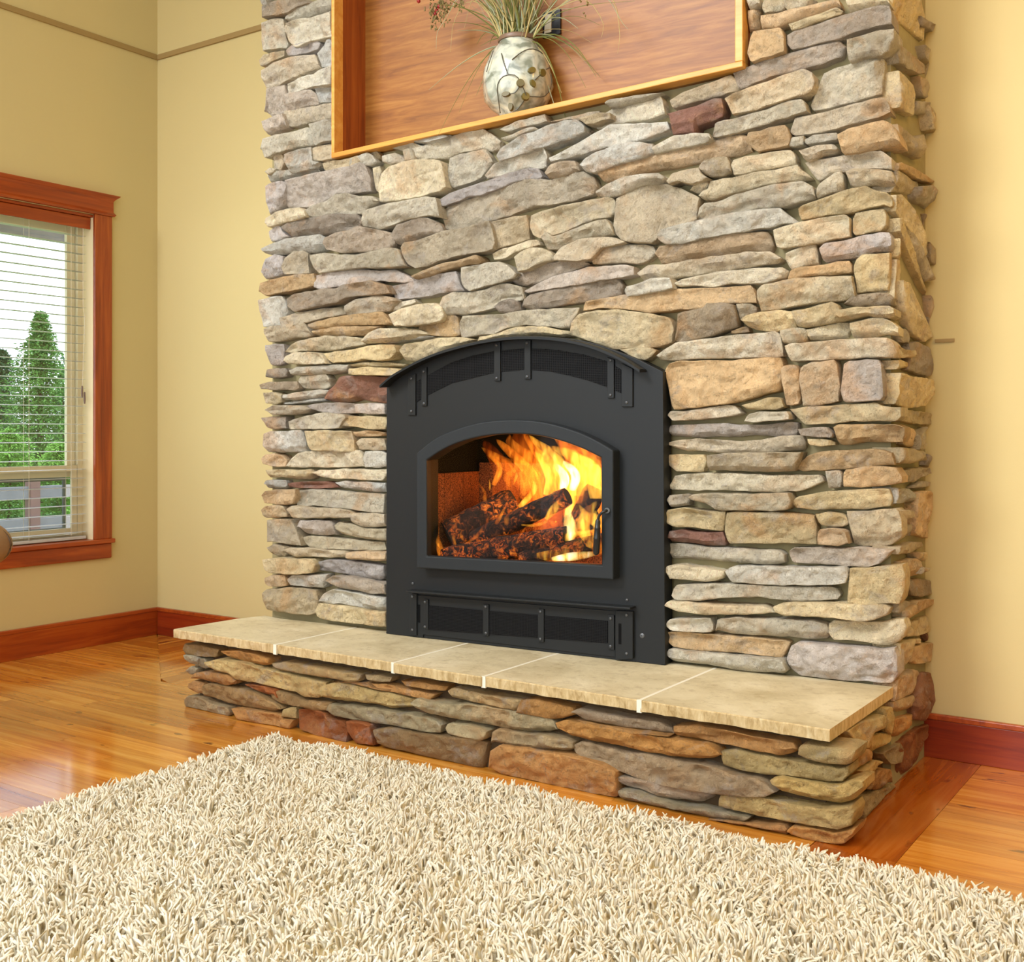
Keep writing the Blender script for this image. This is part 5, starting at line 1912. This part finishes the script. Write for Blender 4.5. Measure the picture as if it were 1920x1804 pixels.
for (x, y, wx, wy, an) in ((998, 131, 8, 6, 20), (1018, 136, 8, 8, 0), (976, 155, 8, 8, 0), (1000, 156, 8, 5, 120), (948, 176, 9, 5, 0), (986, 180, 8, 8, 0), (957, 199, 5, 9, 0)):
    p = on_vase(x, y, 0.010)
    rad_ = Vector((p.x - vc.x, p.y - vc.y, 0)).normalized()
    tx = Vector((-rad_.y, rad_.x, 0))
    bm = bmesh.new()
    c = math.radians(an)
    ring0, ring1 = [], []
    for kk in range(12):
        t = 2 * math.pi * kk / 12
        ux, uz = math.cos(t) * wx * k_, math.sin(t) * wy * k_
        ux, uz = ux * math.cos(c) - uz * math.sin(c), ux * math.sin(c) + uz * math.cos(c)
        ring0.append(bm.verts.new(p + tx * ux + UZ * uz - rad_ * 0.010))
        ring1.append(bm.verts.new(p + (tx * ux + UZ * uz) * 0.85 + rad_ * 0.003))
    for kk in range(12):
        bm.faces.new((ring0[kk], ring0[(kk + 1) % 12], ring1[(kk + 1) % 12], ring1[kk]))
    bm.faces.new(ring1); bm.faces.new(list(reversed(ring0)))
    obj('leaf_inlay', bm, M['leafdark'], vase)
for ln in ([(960, 112), (975, 100), (992, 92), (1012, 96), (1030, 116)], [(1033, 140), (1034, 160), (1022, 180), (1000, 181), (986, 180)], [(1020, 132), (1032, 126)],
           [(976, 155), (984, 172), (986, 182), (975, 200), (965, 208)], [(976, 155), (968, 142), (950, 140), (937, 150), (932, 165), (935, 190), (938, 212)],
           [(948, 176), (965, 174), (976, 158)], [(1018, 136), (1003, 150)], [(952, 138), (945, 120), (940, 100)], [(925, 95), (918, 115), (912, 135)]):
    obj('vine_line', tube_bm(catmull([on_vase(x, y, 0.0085) for x, y in ln], 10), 0.0022, 5), M['vine'], vase)

# dried stems in the vase
bq = tag(empty('dried_bouquet', (vc.x, vc.y, vz(78))), 'bundle of dried grass blades and seed heads standing in the pearl vase', 'dried flowers')
neck = (971, 76)
rb = random.Random(21)


def blade(pts3, w0, m, name='blade'):
    P = catmull(pts3, 12)
    rad = [max(0.0006, w0 * (1 - 0.85 * i / 12)) for i in range(13)]
    return obj(name, tube_bm(P, rad, 4), m, bq)


for i in range(150):
    th = rb.gauss(0.02, 0.42)
    if i % 6 == 0:
        th = rb.uniform(-1.2, 1.25)
    L = rb.uniform(0.24, 0.5)
    dep = rb.uniform(-0.12, 0.30)
    x0 = rb.uniform(-22, 22) * k_
    o0 = rb.uniform(-0.03, 0.03)
    base_a, base_z = PF.loc(neck[0], neck[1] + 12, VO)
    droop = rb.uniform(0.0, 0.10) + 0.10 * max(0, abs(th) - 0.5)
    pts = []
    for s in (0, .25, .5, .75, 1.0):
        sx = math.sin(th) * L * s
        sz = math.cos(th) * L * s - droop * (2.2 * s) ** 2 * abs(math.sin(th)) * 0.9
        pts.append(PF.at(base_a + x0 + sx, base_z + sz, min(0.2, max(ND + 0.02, VO + o0 + dep * s * s))))
    blade(pts, rb.uniform(0.0024, 0.0056), M[rb.choice(['straw', 'olive', 'olive', 'sage'])])
# drooping blade tips that come into view left and right of the vase
for ln in ([(940, 72), (928, 38), (905, 8), (872, 6), (850, 45), (845, 98)], [(938, 70), (915, 25), (880, -8), (858, 0), (833, 40)], [(940, 70), (925, 20), (890, -14), (860, -8), (838, 32), (820, 60), (818, 92)],
           [(942, 70), (930, 15), (905, -12), (885, 0), (871, 52)], [(945, 72), (940, 10), (905, -25), (890, -10), (907, 25)], [(1000, 70), (1020, 30), (1060, 8), (1100, 0), (1130, 40), (1128, 70)],
           [(1000, 70), (1040, 20), (1090, -10), (1135, -8), (1165, 40), (1178, 55)], [(1000, 70), (1050, 10), (1110, -20), (1150, 0), (1162, 60), (1158, 100)], [(1000, 70), (1030, 35), (1060, 20), (1110, 8), (1190, 2)],
           [(985, 70), (998, 20), (1010, -10), (1020, 0), (1042, 30)], [(975, 70), (985, 10), (990, -10), (1000, 10), (1010, 42)]):
    P = [PF.px(x, y, VO + 0.05 + 0.03 * i / len(ln)) for i, (x, y) in enumerate(ln)]
    blade(P, 0.0034, M[rb.choice(['sage', 'straw', 'olive'])])
for (x, y, n_) in ((812, 20, 30), (822, 6, 30), (840, 4, 26), (858, -2, 24), (818, 36, 18), (832, 22, 20), (1095, -4, 14)):
    c = PF.px(x, y, VO + 0.07)
    bm = bmesh.new()
    for _ in range(n_):
        p = c + Vector((rb.gauss(0, .016), rb.gauss(0, .012), rb.gauss(0, .028)))
        tube_bm([p, p + Vector((rb.gauss(0, .004), rb.gauss(0, .004), rb.uniform(-.02, .02)))], [0.0045, 0.002], 5, bm)
    obj('seed_head', bm, M['seed'], bq)['kind'] = 'stuff'
for (x, y) in ((816, 26), (819, 20), (785, 2), (823, 12)):
    obj('berry', lathe_bm([(0.0005, PF.px(x, y, -.03).z - .011), (.008, PF.px(x, y, -.03).z - .004), (.008, PF.px(x, y, -.03).z + .004), (.0005, PF.px(x, y, -.03).z + .011)], PF.px(x, y, -.03), 10), M['berry'], bq, smooth=True)

# ------------------------------------------------------------------ shag rug
RX0, RX1, RY0, RY1 = -3.31, 1.0, -0.3, 3.17
rug = tag(empty('shag_rug', ((RX0 + RX1) / 2, (RY0 + RY1) / 2, 0.0)), 'cream shaggy wool rug on the wood floor before the hearth', 'rug')
box('backing', RX0, RX1, RY0, RY1, 0.0005, 0.014, M['rugbase'], rug)
rs = np.random.default_rng(3)


def strands(n, x0, x1, y0, y1, name, flt=True):
    x = rs.uniform(x0, x1, n)
    y = rs.uniform(y0, y1, n)
    lat = x * CT + y * ST
    dep = -x * ST + y * CT
    with np.errstate(all='ignore'):
        px = CXP + FPX * lat / dep
        py = CYP + FPX * (EYE - 0.03) / dep
    vis = (dep > 0.5) & (px > -160) & (px < 2080) & (py < 1960)
    keep = vis if flt else ~vis
    x, y = x[keep], y[keep]
    n = len(x)
    nz = lambda f, o: np.sin(x * f + o) * np.cos(y * f * 1.13 + o * 1.7) + np.sin((x + y) * f * 0.71 + o * 2.3)
    ang = 2.2 * nz(9, 1.0) + 2.0 * nz(23, 4.0) + rs.normal(0, 1.1, n)
    lean = np.clip(rs.normal(0.72, 0.32, n), 0.05, 1.35)
    Ls = rs.uniform(0.030, 0.054, n)
    hs = 1 + 0.16 * nz(14, 2.0)
    Ls = Ls * np.clip(hs, 0.7, 1.3)
    edge = np.minimum(np.minimum(x - RX0, RX1 - x), np.minimum(y - RY0, RY1 - y))
    Ls *= np.clip(0.75 + edge * 4, 0.75, 1)
    dx, dy = np.cos(ang), np.sin(ang)
    curl = rs.normal(0, 1.5, n)
    cx_, cy_ = -dy * curl, dx * curl
    S = np.array([0, 0.34, 0.68, 1.0])
    th = lean[:, None] * S[None, :] * 1.25
    # arc lengths
    hor = np.zeros((n, 4)); ver = np.zeros((n, 4))
    for k in range(1, 4):
        ds = Ls * (S[k] - S[k - 1])
        tm = (th[:, k] + th[:, k - 1]) / 2
        hor[:, k] = hor[:, k - 1] + ds * np.sin(tm)
        ver[:, k] = ver[:, k - 1] + ds * np.cos(tm)
    C = np.zeros((n, 4, 3))
    C[:, :, 0] = x[:, None] + dx[:, None] * hor + cx_[:, None] * hor * S[None] * 0.35
    C[:, :, 1] = y[:, None] + dy[:, None] * hor + cy_[:, None] * hor * S[None] * 0.35
    C[:, :, 2] = 0.010 + ver
    r = rs.uniform(0.0034, 0.0054, n)
    R = np.array([1.0, 1.1, 1.0, 0.55])
    V = np.zeros((n, 4, 3, 3))
    ux = np.stack([-dy, dx, np.zeros(n)], 1)
    for k in range(4):
        tx = np.stack([np.cos(th[:, k]) * dx, np.cos(th[:, k]) * dy, -np.sin(th[:, k])], 1)
        for c in range(3):
            a = 2 * math.pi * c / 3 + 0.5
            V[:, k, c, :] = C[:, k, :] + (ux * math.cos(a) + tx * math.sin(a)) * (r * R[k])[:, None]
    base = (np.arange(n) * 12)[:, None]
    fs = []
    for k in range(3):
        for c in range(3):
            c2 = (c + 1) % 3
            fs.append(np.stack([k * 3 + c, k * 3 + c2, (k + 1) * 3 + c2, (k + 1) * 3 + c] * np.ones((1, 4), int)[0], 0)[None] if False else np.array([[k * 3 + c, k * 3 + c2, (k + 1) * 3 + c2, (k + 1) * 3 + c]]))
    quads = np.concatenate([base + f for f in fs], 1).reshape(-1, 4)
    tris = base + np.array([[9, 10, 11]])
    me = bpy.data.meshes.new(name)
    me.vertices.add(n * 12)
    me.vertices.foreach_set('co', V.reshape(-1).astype(np.float32))
    nq, nt_ = len(quads), len(tris)
    me.loops.add(nq * 4 + nt_ * 3)
    me.loops.foreach_set('vertex_index', np.concatenate([quads.reshape(-1), tris.reshape(-1)]).astype(np.int32))
    me.polygons.add(nq + nt_)
    me.polygons.foreach_set('loop_start', np.concatenate([np.arange(nq) * 4, nq * 4 + np.arange(nt_) * 3]).astype(np.int32))
    me.polygons.foreach_set('use_smooth', np.ones(nq + nt_, bool))
    me.update(calc_edges=True)
    me.validate()
    o = link(name, me, M['yarn'], rug)
    o['kind'] = 'stuff'
    return o


strands(100000, RX0, RX1, RY0, RY1, 'pile')
strands(12000, RX0, RX1, RY0, RY1, 'pile', False)

# ------------------------------------------------------------------ armchair edge at the left border
ch = tag(empty('armchair', (-4.66, 2.55, 0)), 'tan leather armchair with a rounded piped back at the left edge', 'armchair')
rp = floor_px(17, 1012, 0.0)
dch = 4.3
pe = EYEV + ray(20, 1012) * dch
r0 = 0.30
cxy = pe - Vector((CT, ST, 0)) * r0
cxy.z = 0
zc = pe.z
bm = bmesh.new()
# rounded cushion-shaped back: squashed ball, thick
seg, rg = 36, 18
rows_ = []
for i in range(rg + 1):
    ph = math.pi * i / rg
    rows_.append([bm.verts.new((cxy.x + (CT * math.cos(t) * r0 - ST * math.sin(t) * 0.17) * math.sin(ph) ** 0.7,
                                cxy.y + (ST * math.cos(t) * r0 + CT * math.sin(t) * 0.17) * math.sin(ph) ** 0.7,
                                zc - 0.02 + math.cos(ph) * 0.115)) for t in (2 * math.pi * k / seg for k in range(seg))])
for A_, B_ in zip(rows_, rows_[1:]):
    for k in range(seg):
        bm.faces.new((A_[k], A_[(k + 1) % seg], B_[(k + 1) % seg], B_[k]))
bmesh.ops.remove_doubles(bm, verts=bm.verts, dist=1e-5)
ch.location = (cxy.x, cxy.y, 0)
obj('arm_cushion', bm, M['leather'], ch, smooth=True)
ringp = []
for k in range(37):
    t = math.pi * (-0.9 + 1.8 * k / 36)
    ringp.append((cxy.x + CT * math.cos(t) * r0 * 1.0 - ST * 0.02 * 0, cxy.y + ST * math.cos(t) * r0, zc - 0.02 + math.sin(t) * 0.118))
obj('piping', tube_bm(ringp, 0.006, 6), M['piping'], ch, smooth=True)
cx_, cy_ = cxy.x - CT * 0.15, cxy.y - ST * 0.15
obj('base', box_bm(cx_ - 0.30, cx_ + 0.06, cy_ - 0.25, cy_ + 0.10, 0.08, zc - 0.13), M['leather'], ch)
for dx in (-0.26, 0.02):
    for dy in (-0.21, 0.06):
        obj('leg', box_bm(cx_ + dx - 0.02, cx_ + dx + 0.02, cy_ + dy - 0.02, cy_ + dy + 0.02, 0, 0.085), M['piping'], ch)

# ------------------------------------------------------------------ garden beyond the window
GZ = -0.35
lawn = tag(box('lawn', -34, LX - 0.4, -6, 34, GZ - 0.05, GZ, M['lawn']), 'green lawn outside the window behind the fence', 'lawn', kind='structure')
rt = random.Random(11)


def foliage_tree(name, label, cat, x, y, h, rw, n, mat, droop=0.35, base=0.12, seed=1, grp=None, power=1.0):
    r_ = random.Random(seed)
    t = tag(empty(name, (x, y, GZ)), label, cat, grp)
    obj('trunk', tube_bm([(x, y, GZ), (x, y, GZ + h * 0.5), (x, y, GZ + h * 0.985)], [h * 0.022, h * 0.014, h * 0.003], 8), M['bark'], t)
    bm = bmesh.new()
    nb_ = n * 2 // 26
    for b in range(nb_):
        s = base + (1 - base) * (b + r_.random()) / nb_
        az = r_.uniform(0, 2 * math.pi)
        ln = rw * (1 - s) ** power * r_.uniform(0.4, 1.2) + 0.03
        p0 = Vector((x, y, GZ + h * s))
        d = Vector((math.cos(az), math.sin(az), 0))
        lift = r_.uniform(0.05, 0.3)
        for k in range(26):
            u = (k + r_.random()) / 26
            p = p0 + d * ln * u + UZ * (ln * (lift * u - droop * u * u))
            p += Vector((r_.gauss(0, .05), r_.gauss(0, .05), r_.gauss(0, .03))) * (0.5 + rw * 0.4) * (0.35 + 0.8 * (1 - s))
            dr = (d + Vector((r_.gauss(0, .6), r_.gauss(0, .6), r_.gauss(-.1, .45)))).normalized()
            sd = dr.cross(Vector((r_.gauss(0, 1), r_.gauss(0, 1), r_.gauss(0, 1)))).normalized()
            a_ = 0.062 * (0.7 + h * 0.10)
            b_ = a_ * 0.2
            nn = dr.cross(sd) * b_ * 0.5
            v = [bm.verts.new(q) for q in (p, p + dr * a_ * .5 + sd * b_, p + dr * a_, p + dr * a_ * .5 - sd * b_, p + dr * a_ * .5 + nn)]
            for i0, i1 in ((0, 1), (1, 2), (2, 3), (3, 0)):
                bm.faces.new((v[i0], v[i1], v[4]))
    f = obj('foliage', bm, mat, t, fix=False)
    f['kind'] = 'stuff'
    return t


def out_pt(px, X):
    r = ray(px, 810)
    t = X / r.x
    return EYEV + r * t


p = out_pt(76, -16.0)
foliage_tree('spruce_tree', 'tall pointed spruce right of the window view', 'tree', p.x, p.y, 1.25 + 225 / FPX * 17.4 - GZ, 1.6, 10500, M['needle'], seed=2, power=1.0)
p = out_pt(0, -20.5)
foliage_tree('spruce_tree', 'broader dark spruce at the left of the window view', 'tree', p.x, p.y, 3.2, 1.5, 9000, M['needle2'], seed=4, power=0.7)
for i, (px_, X, h, w_, mt, lb) in enumerate(((118, -22.5, 2.5, 1.25, 'needle2', 'dark bushy conifer behind the tall spruce'), (18, -13.9, 1.62, 0.62, 'shrub', 'bright green shrub in front of the broad spruce'),
                                    (112, -12.6, 1.45, 0.5, 'shrub', 'light green shrub at the foot of the tall spruce'))):
    p = out_pt(px_, X)
    foliage_tree('garden_shrub', lb, 'shrub', p.x, p.y, h, w_, 4200, M[mt], seed=20 + i, power=0.45, base=0.02, droop=0.2)
# weathered rail fence and gravel path
fx = -11.5
fn = tag(empty('rail_fence', (fx, 8.0, GZ)), 'weathered grey rail fence crossing the garden behind the screen', 'fence')
for zz in (0.50, 0.14):
    box('rail', fx - 0.03, fx + 0.03, 3.0, 13.0, zz, zz + 0.14, M['greywood'], fn, 0.006)
for k in range(6):
    yy = 4.2 + k * 1.55
    box('post', fx - 0.06, fx + 0.06, yy - 0.06, yy + 0.06, GZ, 0.78, M['brownwood'], fn, 0.006)
tag(box('garden_path', fx + 0.5, fx + 1.6, 2.0, 14.0, GZ, GZ + 0.03, M['gravel']), 'pale gravel path in front of the rail fence', 'path')
# roof overhang seen through the top of the glass
ev = tag(box('roof_eave', LX - 1.1, LX - 0.18, -1.6, 6.5, 2.62, 2.70, M['cedar']), 'pale boarded roof eave above the window outside', 'eave')
box('fascia', LX - 1.14, LX - 1.1, -1.6, 6.5, 2.54, 2.74, M['greywood'], ev)

# far row of conifers closing the garden (too many and too far to pick apart)
bm = bmesh.new()
rf = random.Random(77)
for i in range(26):
    x, y = -30 + rf.uniform(-1.5, 1.5), -4 + i * 1.35 + rf.uniform(-0.3, 0.3)
    h, rw = rf.uniform(2.9, 4.1), rf.uniform(1.1, 1.5)
    for b in range(80):
        s = 0.02 + 0.98 * (b + rf.random()) / 80
        az = rf.uniform(0, 2 * math.pi)
        d = Vector((math.cos(az), math.sin(az), 0))
        ln = rw * (1 - s) * rf.uniform(0.6, 1.15) + 0.05
        p0 = Vector((x, y, GZ + h * s))
        sd = Vector((-d.y, d.x, 0)) * (0.10 + 0.16 * ln)
        tip = p0 + d * ln - UZ * ln * 0.35
        v = [bm.verts.new(q) for q in (p0 + UZ * 0.10, p0 + d * ln * .5 + sd - UZ * ln * .12, tip, p0 + d * ln * .5 - sd - UZ * ln * .12, p0 + d * ln * .5 + UZ * 0.05)]
        for i0, i1 in ((0, 1), (1, 2), (2, 3), (3, 0)):
            bm.faces.new((v[i0], v[i1], v[4]))
tag(obj('distant_conifers', bm, M['needle2'], None, fix=False), 'far row of dark conifers closing the garden beyond the fence', 'trees', kind='stuff')
